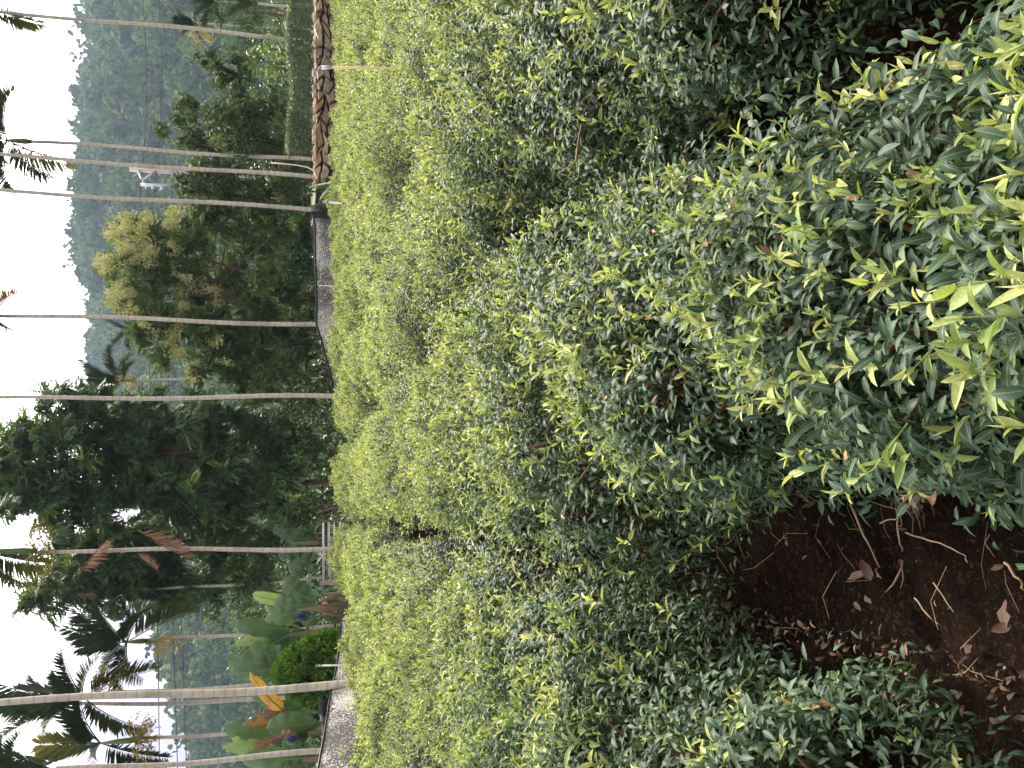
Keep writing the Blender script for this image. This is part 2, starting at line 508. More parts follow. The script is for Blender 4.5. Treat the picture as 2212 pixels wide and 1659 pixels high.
HI = [leaf_tpl([0, .12, .34, .58, .82, 1], width=.16 + .015 * (i % 3), fold=.30, curl=(.2, .45, .6, .8, .3, .65)[i], wav=.18, twist=(-.2, .2, 0, .3, -.3, .1)[i], seed=i) for i in range(6)]
MIDL = [leaf_tpl([0, .25, .62, 1], width=.168, fold=.3, curl=c, wav=.1, seed=9) for c in (.25, .5, .75)]
LOW = [leaf_tpl([0, .45, 1], width=.2, fold=.25, curl=c) for c in (.2, .5)]
KITE = Tpl([(0, 0, 0), (-.22, .5, .05), (0, 1, -.12), (.22, .5, .05)], [(0, 3, 2), (0, 2, 1)], [(0, 0), (-1, .5), (0, 1), (1, .5)])


def shoot_tpl(lod, seed):
    rd = random.Random(seed)
    parts = []
    # stem
    if lod < 2:
        n = 4 if lod == 0 else 2
        sides = 4 if lod == 0 else 3
        v, f = [], []
        lean = rd.uniform(-.12, .12)
        for i in range(n + 1):
            t = i / n; r = .022 * (1 - .5 * t) if lod == 0 else .025
            for k in range(sides):
                a = 2 * math.pi * k / sides
                v.append((r * math.cos(a) + lean * t * t, r * math.sin(a), t))
        for i in range(n):
            for k in range(sides):
                k2 = (k + 1) % sides
                f.append((i * sides + k, i * sides + k2, (i + 1) * sides + k2, (i + 1) * sides + k))
        parts.append(Tpl(v, f, [(1, 0)] * len(v), [0.25] * len(f)))
    else:
        lean = 0
    if lod == 0:
        ts = [0, .16, .45, .75, 1]
    elif lod == 1:
        ts = [0, .4, 1]
    nleaf = rd.choice((4, 5, 5, 6)) if lod == 0 else (4 if lod == 1 else 4)
    az = rd.uniform(0, 6.28)
    for i in range(nleaf):
        t = .12 + .80 * i / (nleaf - 1)
        L = (.62, .66, .60, .50, .40, .3)[min(i, 5)] * rd.uniform(.8, 1.15)
        el = R(62 - 38 * t + rd.uniform(-14, 14))    # angle away from the axis
        az += 2.4 + rd.uniform(-.3, .3)
        d = Vector((math.sin(el) * math.cos(az), math.sin(el) * math.sin(az), math.cos(el)))
        up = Vector((-math.cos(el) * math.cos(az), -math.cos(el) * math.sin(az), math.sin(el)))
        X = d.cross(up)
        Mx = Matrix((X, d, up)).transposed().to_4x4()
        Mx.translation = Vector((lean * t * t, 0, t))
        if lod == 2:
            base = KITE
        else:
            base = leaf_tpl(ts, width=.135 + .03 * (1 - t), fold=.75, curl=rd.uniform(.1, .55) * (1 - .5 * t), seed=seed + i)
        parts.append(xform(base, Mx, L, ft=-.25 + .5 * t))
    # bud
    Mx = Matrix.Translation(Vector((lean, 0, .97)))
    bud = Tpl([(.03, 0, 0), (-.015, .026, 0), (-.015, -.026, 0), (0.02, 0, .3)], [(0, 1, 3), (1, 2, 3), (2, 0, 3)], [(1, 0)] * 4)
    parts.append(xform(bud, Mx, 1.0, ft=.4))
    return merge_tpl(parts)


SHOOT = {0: [shoot_tpl(0, s) for s in range(7)], 1: [shoot_tpl(1, s + 20) for s in range(5)], 2: [shoot_tpl(2, s + 40) for s in range(4)]}


# ------------------------------------------------------------------ tea bushes
def rand_unit(n):
    a = rng.normal(size=(n, 3))
    return norm(a)


def dome_points(n, Rx, Ry, H, zmin=-0.75, lump=0.085, ph=None):
    """points on a lumpy superellipsoid; returns points, normals (unit)"""
    u = rng.uniform(zmin, 1, n) ; a = rng.uniform(0, 2 * math.pi, n)
    s = np.sqrt(np.maximum(1 - u * u, 0))
    d = np.stack([s * np.cos(a), s * np.sin(a), u], 1)
    e = 2.5
    k = (np.abs(d[:, 0] / Rx) ** e + np.abs(d[:, 1] / Ry) ** e + np.abs(d[:, 2] / (H * 0.58)) ** e) ** (-1 / e)
    p = d * k[:, None]
    if ph is None: ph = rng.uniform(0, 6.28, 6)
    lumpv = (np.sin(p[:, 0] * 9 + ph[0]) * np.sin(p[:, 1] * 8 + ph[1]) + .7 * np.sin(p[:, 0] * 17 + p[:, 2] * 11 + ph[2]) * np.sin(p[:, 1] * 15 + ph[3]))
    n_ = norm(np.stack([np.sign(p[:, 0]) * np.abs(p[:, 0] / Rx) ** (e - 1) / Rx, np.sign(p[:, 1]) * np.abs(p[:, 1] / Ry) ** (e - 1) / Ry, np.sign(p[:, 2]) * np.abs(p[:, 2] / (H * .58)) ** (e - 1) / (H * .58)], 1))
    p = p + n_ * (lump * lumpv)[:, None]
    p[:, 2] += H * 0.42
    return p, n_


def bush_leaves(n, Rx, Ry, H, L, ph, flat=0.0):
    p, nn = dome_points(n, Rx, Ry, H, ph=ph)
    depth = rng.exponential(0.05, n)
    depth = np.minimum(depth, .22)
    stick = rng.random(n) < .10
    depth = np.where(stick, -rng.uniform(0, .07, n), depth)
    p = p - nn * depth[:, None]
    keep = p[:, 2] > 0.03
    p, nn, depth = p[keep], nn[keep], depth[keep]
    m = len(p)
    up = np.array([0, 0, 1.0])
    d = nn * 0.55 + up * 0.25 + rand_unit(m) * 0.75
    nrm = up * 0.75 + nn * 0.7 + rand_unit(m) * 0.45
    X, Y, Z = frames(d, nrm)
    s = L * rng.uniform(.65, 1.2, m)
    # random green tone per leaf, a few turned red brown
    tint = np.clip(rng.beta(1.6, 2.6, m) * .95, 0, .94)
    tint[rng.random(m) < 0.006] = 1.0
    return p, X, Y, Z, s, tint, depth, nn


def bush_shoots(n, Rx, Ry, H, L, ph, mu=.55):
    p, nn = dome_points(n * 3, Rx, Ry, H, zmin=-0.15, ph=ph)
    w = np.clip(nn[:, 2], 0, 1)
    # shoots come in patches
    patch = .5 + .5 * np.sin(p[:, 0] * 7 + ph[4]) * np.sin(p[:, 1] * 6.3 + ph[5])
    keep = rng.random(len(p)) < (w ** 1.3) * (.30 + .70 * patch) + .10
    p, nn = p[keep][:n], nn[keep][:n]
    m = len(p)
    ax = nn * .45 + np.array([0, 0, 1.0]) * .7 + rand_unit(m) * .5
    Z = norm(ax)
    X, Zc, _ = frames(Z, rand_unit(m))
    X = norm(X); Y = np.cross(Z, X)
    s = L * rng.uniform(.5, 1.3, m)
    s = np.where(rng.random(m) < .12, s * rng.uniform(1.2, 1.55, m), s)
    tint = np.clip(rng.normal(mu, .2, m), .1, .95)
    p = p - Z * (s * .45)[:, None]
    return p, X, Y, Z, s, tint


def branch_mesh(name, Rx, H, n=9, seed=0):
    rd = random.Random(seed)
    a = Acc()
    for i in range(n):
        an = 6.28 * i / n + rd.uniform(-.3, .3)
        r = Rx * rd.uniform(.45, .85)
        h = H * rd.uniform(.45, .8)
        p0 = Vector((rd.uniform(-.04, .04), rd.uniform(-.04, .04), -.03))
        p3 = Vector((math.cos(an) * r, math.sin(an) * r, h))
        p1 = p0.lerp(p3, .35) + Vector((rd.uniform(-.04, .04), rd.uniform(-.04, .04), .03))
        p2 = p0.lerp(p3, .7) + Vector((rd.uniform(-.05, .05), rd.uniform(-.05, .05), .04))
        a.tube([p0, p1, p2, p3], [.016, .012, .008, .004], 5)
    return a.mesh(name, [M['wood']])


def leafpart_meshes():
    out = []
    for i, t in enumerate(HI):
        row = []
        for tint in (.1, .3, .5, .75):
            a = Acc(); I = np.eye(3)
            a.add(t, np.zeros((1, 3)), I[None, 0], I[None, 1], I[None, 2], 1.0, tint)
            row.append(a.mesh('tea_leaf', [M['tea']]))
        out.append(row)
    return out


def shootpart_meshes():
    out = []
    for t in SHOOT[0]:
        row = []
        for tint in (.35, .6, .85):
            a = Acc(); I = np.eye(3)
            a.add(t, np.zeros((1, 3)), I[None, 0], I[None, 1], I[None, 2], 1.0, tint)
            row.append(a.mesh('tea_shoot', [M['shoot']]))
        out.append(row)
    return out


LEAFP = leafpart_meshes()
SHOOTP = shootpart_meshes()
CAM = np.array([0, 0, EYE])


def mat4(p, X, Y, Z, s):
    return Matrix(((X[0] * s, Y[0] * s, Z[0] * s, p[0]), (X[1] * s, Y[1] * s, Z[1] * s, p[1]), (X[2] * s, Y[2] * s, Z[2] * s, p[2]), (0, 0, 0, 1)))


def near_bush(x, y, Rx, Ry, H, nleaf, nshoot, L, LS, nl_parts, ns_parts, label, group):
    root = empty('tea_bush', (x, y, 0), label, 'tea bush', group)
    ph = rng.uniform(0, 6.28, 6)
    p, X, Y, Z, s, tint, depth, nn = bush_leaves(nleaf, Rx, Ry, H, L, ph)
    w = p + np.array([x, y, 0])
    v = CAM - w
    dist = np.linalg.norm(v, axis=1)
    vd = v / dist[:, None]
    outw = (nn * vd).sum(1)
    face = np.abs((Z * vd).sum(1))
    score = (s / dist) * (.25 + face) * np.exp(-depth / .025) * np.clip(outw + .15, 0.02, 1)
    order = np.argsort(-score)
    part = np.zeros(len(p), bool); part[order[:nl_parts]] = True
    var = rng.integers(0, len(HI), len(p))
    a = Acc()
    tpls = MIDL
    for i in range(len(tpls)):
        k = (~part) & (var % len(tpls) == i)
        a.add(tpls[i], p[k], X[k], Y[k], Z[k], s[k], tint[k], 0)
    fo = link('foliage', a.mesh('foliage', [M['tea']]), root, False); fo['kind'] = 'stuff'
    for i in order[:nl_parts]:
        q = int(np.clip(tint[i] * 4.2, 0, 3))
        o = bpy.data.objects.new('leaf', LEAFP[var[i]][q])
        o.parent = root; o.matrix_local = mat4(p[i], X[i], Y[i], Z[i], s[i])
        COL.objects.link(o)
    p, X, Y, Z, s, tint = bush_shoots(nshoot, Rx, Ry, H, LS, ph, .45)
    w = p + np.array([x, y, 0])
    dist = np.linalg.norm(CAM - w, axis=1)
    order = np.argsort(dist)
    part = np.zeros(len(p), bool); part[order[:ns_parts]] = True
    var = rng.integers(0, len(SHOOT[0]), len(p))
    if (~part).any():
        a = Acc()
        for i, t in enumerate(SHOOT[0]):
            k = (~part) & (var == i)
            a.add(t, p[k], X[k], Y[k], Z[k], s[k], tint[k])
        so = link('young_shoots', a.mesh('young_shoots', [M['shoot']]), root, False); so['kind'] = 'stuff'
    for i in order[:ns_parts]:
        q = int(np.clip((tint[i] - .2) * 4, 0, 2))
        o = bpy.data.objects.new('shoot', SHOOTP[var[i]][q])
        o.parent = root; o.matrix_local = mat4(p[i], X[i], Y[i], Z[i], s[i])
        COL.objects.link(o)
    link('branches', branch_mesh('branches', Rx, H, 10, int(x * 100) + int(y * 37)), root, False)
    return root


def proto_bush(lod, nleaf, nshoot, L, LS, seed):
    ph = rng.uniform(0, 6.28, 6)
    Rx = Ry = 0.68; H = .88
    p, X, Y, Z, s, tint, depth, nn = bush_leaves(nleaf, Rx, Ry, H, L, ph)
    k = p[:, 2] > .18
    p, X, Y, Z, s, tint = p[k], X[k], Y[k], Z[k], s[k], tint[k]
    a = Acc(); T = MIDL if lod == 1 else LOW
    var = rng.integers(0, len(T), len(p))
    for i, t in enumerate(T):
        q = var == i
        a.add(t, p[q], X[q], Y[q], Z[q], s[q], tint[q])
    m1 = a.mesh('foliage', [M['tea']])
    p, X, Y, Z, s, tint = bush_shoots(nshoot, Rx, Ry, H, LS, ph)
    a = Acc()
    T = SHOOT[lod]
    var = rng.integers(0, len(T), len(p))
    for i, t in enumerate(T):
        q = var == i
        a.add(t, p[q], X[q], Y[q], Z[q], s[q], tint[q])
    m2 = a.mesh('young_shoots', [M['shoot']])
    m3 = branch_mesh('branches', Rx, H, 7, seed)
    return m1, m2, m3


GX = [0, 1.6, 3.06, 5.5, 9.5, 15, 21]
GV = [-.25, -.42, -.65, -1.12, -1.7, -2.5, -3.3]


def gap1(y):
    return float(np.interp(y, GX, GV))


def field_limit(x):
    if x > -2.6: return 19.2
    if x > -4.4: return 15.6 + (x + 4.4) / 1.8 * 3.6
    return max(15.6 + (x + 4.4) * 2.45, 9.5)


TEA_GROUP = 'tea bushes planted in rows across the field'


def build_tea():
    near = [
        (.34, .55, .44, .60, .74, 12500, 330, .043, .074, 300, 300, 'large leaved tea bush at the very front, spilling right over the bare soil'),
        (.86, .62, .34, .50, .70, 7000, 170, .043, .074, 300, 170, 'tea bush with long bright shoots at the near right corner, in front of brown soil'),
        (.20, 1.36, .37, .60, .76, 9500, 240, .042, .066, 300, 240, 'tea bush with dark leaves right behind the frontmost tea bush'),
        (.13, 2.2, .48, .64, .82, 10000, 300, .041, .064, 300, 280, 'tea bush right of the soil path, third back from the camera'),
        (-.04, 3.1, .70, .66, .88, 11000, 480, .041, .064, 250, 300, 'tea bush crowned with yellow green shoots where the soil path narrows on its right side'),
        (-1.22, .90, .46, .5, .66, 7500, 170, .044, .066, 300, 170, 'dark low tea bush left of the soil path, nearest to the camera'),
        (-1.34, 1.65, .56, .62, .78, 10000, 320, .042, .066, 300, 300, 'tea bush with long pale shoots left of the soil path, second from the camera'),
        (-1.40, 2.5, .62, .64, .84, 10500, 380, .041, .064, 250, 300, 'tea bush left of the soil path, third back from the camera'),
        (-1.56, 3.35, .66, .64, .86, 10500, 460, .041, .064, 200, 300, 'tea bush left of the soil path, fourth back, facing the dark hollow'),
        (.74, 2.72, .26, .32, .50, 1900, 60, .042, .064, 150, 60, 'small low tea bush pushing into the gap in front of the dead twig'),
        (1.0, 3.45, .24, .34, .42, 1700, 30, .042, .064, 120, 30, 'stunted dark tea bush low in the gap near the bright fern leaf'),
        (-1.04, .58, .34, .42, .52, 3600, 70, .044, .066, 250, 70, 'small tea bush in the bottom left corner beside the litter covered soil'),
        (1.42, 1.42, .52, .5, .74, 8500, 260, .043, .066, 300, 170, 'tea bush across the brown soil patch on the right, nearest to the camera'),
        (1.46, 2.15, .60, .6, .80, 10000, 320, .042, .064, 300, 300, 'dark leaved tea bush behind the brown soil patch at the right'),
        (1.54, 2.95, .66, .62, .82, 10500, 420, .041, .064, 250, 300, 'tea bush right of the second gap, below the dead twig'),
        (1.56, 3.78, .68, .62, .86, 10500, 420, .041, .064, 200, 300, 'tea bush right of the second gap, beside the bright fern leaf'),
    ]
    for b in near:
        near_bush(*b, TEA_GROUP)
    mids = [proto_bush(1, 7000, 650, .045, .066, s) for s in range(4)]
    fars = [proto_bush(2, 4200, 850, .053, .070, s + 9) for s in range(4)]
    nth = ['first', 'second', 'third', 'fourth', 'fifth', 'sixth', 'seventh', 'eighth', 'ninth', 'tenth', 'eleventh', 'twelfth', 'thirteenth', 'fourteenth', 'fifteenth', 'sixteenth', 'seventeenth', 'eighteenth', 'nineteenth', 'twentieth', 'twenty first', 'twenty second', 'twenty third', 'twenty fourth']
    rowname = {0: 'in the row right of the soil path', -1: 'in the row left of the soil path', 1: 'in the second row right of the path', -2: 'in the second row left of the path'}
    for q in range(2, 9): rowname[q] = 'in the %s row right of the path' % nth[q]
    for q in range(3, 6): rowname[-q] = 'in the %s row left of the path' % nth[q - 1]
    cnt = 0
    for k in range(-5, 9):
        y = 3.95 if k in (-1, 0) else (4.4 if k == 1 else 2.3)
        y += rng.uniform(0, .3)
        num = 4 if k in (-1, 0, 1) else 0
        while y < 19.5:
            x = gap1(y) + 1.55 * (k + .5) + rng.uniform(-.1, .1)
            lim = field_limit(x)
            if y < lim and abs(x) < .50 * (y + .6) + .9:
                lod = mids if y < 8.5 else fars
                m1, m2, m3 = lod[rng.integers(0, len(lod))]
                r = empty('tea_bush', (x, y, rng.uniform(-.05, .04)), '%s tea bush from the camera %s' % (nth[num], rowname[k]), 'tea bush', TEA_GROUP)
                num += 1
                rise = 1 + .24 * min(max((-x - 4.6) / 1.2, 0), 1) * min(max((y - 7) / 3, 0), 1)
                r.rotation_euler = (0, 0, rng.uniform(0, 6.28))
                f = rng.uniform(.90, 1.10)
                r.scale = (f, f * rng.uniform(.95, 1.05), rng.uniform(.84, 1.08) * rise)
                for nm, me in (('foliage', m1), ('young_shoots', m2), ('branches', m3)):
                    o = bpy.data.objects.new(nm, me); o.parent = r; COL.objects.link(o)
                    if nm != 'branches': o['kind'] = 'stuff'
                cnt += 1
            y += .92 + rng.uniform(-.08, .1)
    print('auto bushes', cnt)


# ------------------------------------------------------------------ ground
def build_ground():
    xs = np.concatenate([[-1200, -400, -120, -40, -15, -6], np.arange(-3, 3.001, .06), [6, 15, 40, 120, 400, 1200]])
    ys = np.concatenate([[-40, -6, -1], np.arange(0.2, 7.001, .06), [9, 14, 25, 60, 140, 400, 1400]])
    gx, gy = np.meshgrid(xs, ys)
    h = .02 * np.sin(gx * 9.1 + gy * 3) * np.sin(gy * 7.3 - gx * 2) + .012 * np.sin(gx * 23 + 1) * np.sin(gy * 21 + gx * 5)
    h += rng.normal(0, .006, gx.shape)
    m = (np.abs(gx) < 3) & (gy > .1) & (gy < 7)
    h = np.where(m, h, 0)
    V = np.stack([gx, gy, h], -1).reshape(-1, 3)
    nx, ny = len(xs), len(ys)
    idx = np.arange(nx * ny).reshape(ny, nx)
    F = np.stack([idx[:-1, :-1], idx[:-1, 1:], idx[1:, 1:], idx[1:, :-1]], -1).reshape(-1, 4)
    me = bpy.data.meshes.new('ground')
    me.from_pydata(V.tolist(), [], F.tolist())
    me.materials.append(M['soil'])
    o = link('ground', me); o['kind'] = 'structure'
    # litter: nobody could count it
    n = 2600
    px = rng.uniform(-1.6, 2.2, n); py = rng.uniform(.7, 6.5, n)
    p = np.stack([px, py, np.full(n, .022) + rng.uniform(0, .02, n)], 1)
    nr = norm(np.array([0, 0, 1.0]) + rand_unit(n) * .45)
    X, Y, Z = frames(rand_unit(n), nr)
    a = Acc()
    for i in range(3):
        k = rng.integers(0, 3, n) == i
        a.add(HI[i + 2], p[k], X[k], Y[k], Z[k], rng.uniform(.008, .03, k.sum()), rng.beta(1.3, 2.5, k.sum()))
    # leaf scraps heaped along the feet of the rows
    n = 1500
    t = rng.uniform(1.0, 5.5, n); side = rng.choice([-1, 1], n)
    gx = np.array([gap1(v) for v in t]) + side * (.24 + np.abs(rng.normal(0, .08, n)))
    p = np.stack([gx, t, np.full(n, .03) + rng.uniform(0, .03, n)], 1)
    X, Y, Z = frames(rand_unit(n), norm(np.array([0, 0, 1.0]) + rand_unit(n) * .6))
    a.add(HI[3], p, X, Y, Z, rng.uniform(.015, .045, n), rng.beta(2, 2.2, n))
    o = link('leaf_litter', a.mesh('leaf_litter', [M['litter']])); tag(o, 'brown leaf scraps strewn over the dark soil between the tea rows', 'leaf litter', kind='stuff')
    # dry stalks
    a = Acc()
    for i in range(120):
        y = random.uniform(1.2, 4.5)
        x = gap1(y) + random.gauss(.12, .22)
        an = random.uniform(0, 6.28); L = random.uniform(.04, .2)
        p0 = Vector((x, y, .03)); p2 = p0 + Vector((math.cos(an) * L, math.sin(an) * L, random.uniform(-.005, .05)))
        pm = p0.lerp(p2, .5) + Vector((random.uniform(-.02, .02), random.uniform(-.02, .02), random.uniform(.0, .03)))
        a.tube([p0, pm, p2], [.0009, .0008, .0005], 3, cap=False)
    o = link('dry_grass', a.mesh('dry_grass', [M['dry']])); tag(o, 'pale dry grass bits lying on the dark soil path', 'dry grass', kind='stuff')


def ground_at(X, Y, z=0.03):
    dx = (829.5 - Y) / FPX; dv = (X - 1106.0) / FPX
    d = Vector((dx, cp - dv * sp, -sp - dv * cp))
    return Vector((0, 0, EYE)) + d * ((z - EYE) / d.z)


def at_z(X, Y, z):
    return ground_at(X, Y, z)


def build_floor_things():
    # long stalks seen on the path: polylines in photo positions
    stalks = [
        ([(1838, 1090), (1868, 1160), (1900, 1226)], .004, 'longest pale dry stalk lying across the soil path'),
        ([(1955, 1150), (2030, 1172), (2083, 1200), (2090, 1215)], .0025, 'thin forked dry stalk beside the roots on the soil path'),
        ([(2015, 1255), (2060, 1322)], .0022, 'thin straight pale straw on the dark soil near the left bushes'),
        ([(1938, 1100), (1942, 1160), (1950, 1190)], .003, 'dry stalk hanging down at the foot of the front tea bush'),
        ([(1900, 1128), (1935, 1120), (1965, 1085)], .0022, 'curved dry stalk left of the bare roots'),
        ([(2170, 1215), (2200, 1250), (2212, 1275)], .004, 'brown dry stalk at the near end of the soil path'),
        ([(1975, 1290), (2010, 1335), (2030, 1350)], .0025, 'dry twig among dead leaves near the left bushes'),
    ]
    for pts, r, lab in stalks:
        w = [at_z(x, y, .04 + .012 * (i % 2)) for i, (x, y) in enumerate(pts)]
        a = Acc()
        dense = []
        for i in range(len(w) - 1):
            for k in range(4): dense.append(w[i].lerp(w[i + 1], k / 4) + Vector((random.uniform(-.004, .004), random.uniform(-.004, .004), 0)))
        dense.append(w[-1])
        a.tube(dense, [r * (1 - .5 * i / len(dense)) for i in range(len(dense))], 5)
        o = link('dry_stalk', a.mesh('dry_stalk', [M['dry']])); tag(o, lab, 'dry stalk', 'dry stalks on the soil path')
    # root bundle under the front bush
    a = Acc()
    base = at_z(2010, 1030, .18)
    for i in range(11):
        e = at_z(1930 + random.uniform(-10, 90), 1085 + random.uniform(0, 75), .03)
        m1 = base.lerp(e, .4) + Vector((random.uniform(-.02, .02), random.uniform(-.02, .02), .04))
        m2 = base.lerp(e, .75) + Vector((random.uniform(-.02, .02), random.uniform(-.02, .02), .02))
        a.tube([base, m1, m2, e], [.007, .005, .0035, .0015] if i < 3 else [.003, .003, .002, .001], 5)
    o = link('root_bundle', a.mesh('root_bundle', [M['wood']])); tag(o, 'bundle of bare brown roots at the foot of the front tea bush', 'roots')
    # forked root lying on the path
    a = Acc()
    p = [at_z(x, y, .04) for x, y in ((1950, 1210), (1948, 1228), (1930, 1262), (1912, 1280))]
    a.tube(p, [.004, .004, .003, .001], 5)
    p = [at_z(x, y, .04) for x, y in ((1949, 1226), (1952, 1250), (1945, 1272))]
    a.tube(p, [.003, .003, .001], 5)
    o = link('forked_root', a.mesh('forked_root', [M['wood']])); tag(o, 'small forked brown root lying on the dark soil path', 'root')
    # larger dead leaves: things
    spots = [(1880, 1255, .11, .5), (1868, 1238, .09, .6), (1890, 1228, .06, .7), (2172, 1360, .10, .9), (2185, 1350, .07, .8), (1868, 1285, .05, .4), (1640, 1075, .06, .8), (1760, 1085, .06, .7),
             (1790, 1080, .05, .8), (1665, 1105, .05, .5), (2168, 1222, .045, .9), (1845, 1300, .05, .4), (1700, 1180, .04, .7), (1995, 1092, .06, .9), (1925, 1075, .05, .9), (1745, 235, .06, .9),
             (1770, 215, .05, .8), (1735, 175, .05, .8), (1800, 190, .05, .5), (1430, 330, .05, .6), (1720, 1060, .06, .9), (1600, 1120, .05, .6), (2100, 1395, .07, .5), (2050, 1410, .06, .4)]
    for i, (x, y, L, t) in enumerate(spots):
        a = Acc(); w = at_z(x, y, .045)
        d = np.array([[math.cos(i * 2.1), math.sin(i * 2.1), .15]]); n = np.array([[random.uniform(-.4, .4), random.uniform(-.4, .4), 1.0]])
        X, Y, Z = frames(d, n)
        tp = leaf_tpl([0, .12, .3, .5, .7, .88, 1], width=.24, fold=.35, curl=random.uniform(-.5, .6), wav=.5, twist=random.uniform(-.5, .5), seed=i)
        a.add(tp, np.array([tuple(w)]), X, Y, Z, L * .7, t * .7)
        o = link('dead_leaf', a.mesh('dead_leaf', [M['litter']]))
        where = 'on the brown soil patch at the right' if y < 400 else ('at the foot of the front tea bush' if y < 1110 else ('near the left tea bushes' if y > 1270 else 'in the middle of the soil path'))
        size = 'large' if L >= .08 else ('small' if L <= .05 else 'middling')
        tone = 'pale brown' if t > .75 else ('dark brown' if t < .55 else 'reddish brown')
        tag(o, '%s %s curled dead leaf lying %s' % (size, tone, where), 'dead leaf', 'dead leaves lying on the soil')
    # dead twig stuck in the tea, bright fern leaf, green tea fruit
    a = Acc()
    a.tube([at_z(1245, 346, .72), at_z(1249, 310, .74), at_z(1256, 270, .70)], [.0045, .004, .003], 6)
    o = link('dead_twig', a.mesh('dead_twig', [M['wood']])); tag(o, 'straight brown dead twig lying across tea bushes on the right', 'twig')
    fern(at_z(1172, 455, .55), at_z(1195, 530, .42), .055, 'bright green fern leaf growing out of the gap between tea rows')
    a = Acc()
    c = at_z(1176, 455, .60)
    vs, fs = [], []
    for i in range(7):
        th = math.pi * i / 6
        for k in range(10):
            ph = 6.283 * k / 10
            r = .016 * math.sin(th) * (1 + .08 * math.cos(3 * ph))
            vs.append((c.x + r * math.cos(ph), c.y + r * math.sin(ph), c.z + .014 * math.cos(th)))
    for i in range(6):
        for k in range(10): fs.append((i * 10 + k, (i + 1) * 10 + k, (i + 1) * 10 + (k + 1) % 10, i * 10 + (k + 1) % 10))
    a.raw(vs, fs, .9)
    a.tube([c + Vector((0, 0, .012)), c + Vector((.005, 0, .03))], [.002, .0015], 5, tint=.2)
    o = link('tea_fruit', a.mesh('tea_fruit', [M['shoot']])); tag(o, 'single round green tea fruit beside the bright fern leaf', 'fruit')


def fern(p0, p1, w, label, n=14, mat='t_light'):
    a = Acc()
    p0, p1 = Vector(p0), Vector(p1)
    L = (p1 - p0).length
    mid = p0.lerp(p1, .5) + Vector((0, 0, L * .18))
    pts = [(p0 * (1 - t) ** 2 + mid * 2 * t * (1 - t) + p1 * t * t) for t in np.linspace(0, 1, 9)]
    a.tube(pts, [.0025 * (1 - .7 * i / 8) * max(1, L / .3) for i in range(9)], 4, tint=.4)
    O, D, Nn, S = [], [], [], []
    for i in range(n):
        t = .12 + .86 * i / (n - 1)
        q = p0 * (1 - t) ** 2 + mid * 2 * t * (1 - t) + p1 * t * t
        tan = (mid * (1 - t) * 2 - p0 * 2 * (1 - t) + p1 * 2 * t - mid * 2 * t).normalized()
        side = tan.cross(Vector((0, 0, 1))).normalized()
        for s in (-1, 1):
            d = (side * s + tan * .35 - Vector((0, 0, .15))).normalized()
            O.append(tuple(q)); D.append(tuple(d)); Nn.append((0, 0, 1)); S.append(w * (1.15 - t * .85))
    X, Y, Z = frames(np.array(D), np.array(Nn, float))
    a.add(MIDL[0], np.array(O), X, Y, Z, np.array(S), .6 + rng.uniform(-.2, .2, len(O)))
    o = link('fern', a.mesh('fern', [M[mat]]))
    tag(o, label, 'fern')
    return o


# ------------------------------------------------------------------ hills, forest, haze
SKY_Y = [-900, -300, 0, 78, 86, 128, 142, 320, 420, 580, 640, 700, 760, 800, 900, 1050, 1200, 1310, 1400, 1430, 1500, 1560, 1660, 1900, 2600]
SKY_X = [190, 175, 165, 165, 188, 188, 166, 160, 151, 156, 178, 184, 172, 166, 200, 270, 330, 356, 352, 362, 380, 390, 400, 420, 450]
SKY_D = [430, 430, 430, 430, 450, 450, 430, 430, 420, 430, 440, 460, 470, 480, 490, 480, 430, 400, 380, 400, 440, 450, 460, 470, 480]


def hill_point(Y, t):
    """t = 0 at the foot, 1 at the ridge, above 1 behind it"""
    X = np.interp(Y, SKY_Y, SKY_X); D = np.interp(Y, SKY_Y, SKY_D)
    r = P(X + 40, Y, D)
    D0 = 70.0
    y = D0 + (D - D0) * t
    x = r.x * (y / D)
    z = -2 + (r.z + 2) * (max(t, 0) ** 1.25)
    if t > 1: z = r.z - (t - 1) * D * .45
    z += (math.sin(x * .03 + y * .013) * 5 + math.sin(x * .011 - y * .02 + 2) * 6) * math.sin(math.pi * min(max(t, 0), 1)) * .9
    return Vector((x, y, z))


def crown_tpl(seed, n=85, lobes=7):
    rd = np.random.default_rng(seed)
    a = Acc()
    c = rd.normal(size=(lobes, 3)) * np.array([.42, .42, .28]); c[:, 2] += .15
    r = rd.uniform(.3, .5, lobes)
    k = rd.integers(0, lobes, n)
    d = norm(rd.normal(size=(n, 3)) + np.array([0, 0, .5]))
    p = c[k] + d * (r[k] * rd.uniform(.75, 1.05, n))[:, None]
    X, Y, Z = frames(norm(rd.normal(size=(n, 3))), d + rd.normal(size=(n, 3)) * .28)
    t = Tpl([(-.5, -.4, -.05), (.1, -.5, .05), (.55, .05, -.05), (.05, .5, .03), (-.45, .3, -.04)], [(0, 1, 2, 3, 4)])
    a.add(t, p, X, Y, Z, rd.uniform(.2, .38, n), .5 + rd.uniform(-.25, .25, n))
    V = np.concatenate(a.V); L = np.concatenate(a.L); S = np.concatenate(a.S)
    T = np.concatenate(a.T)
    q = Tpl.__new__(Tpl); q.v = V; q.loops = L; q.sizes = S; q.uv = np.zeros((len(V), 2)); q.ft = T - .5
    return q


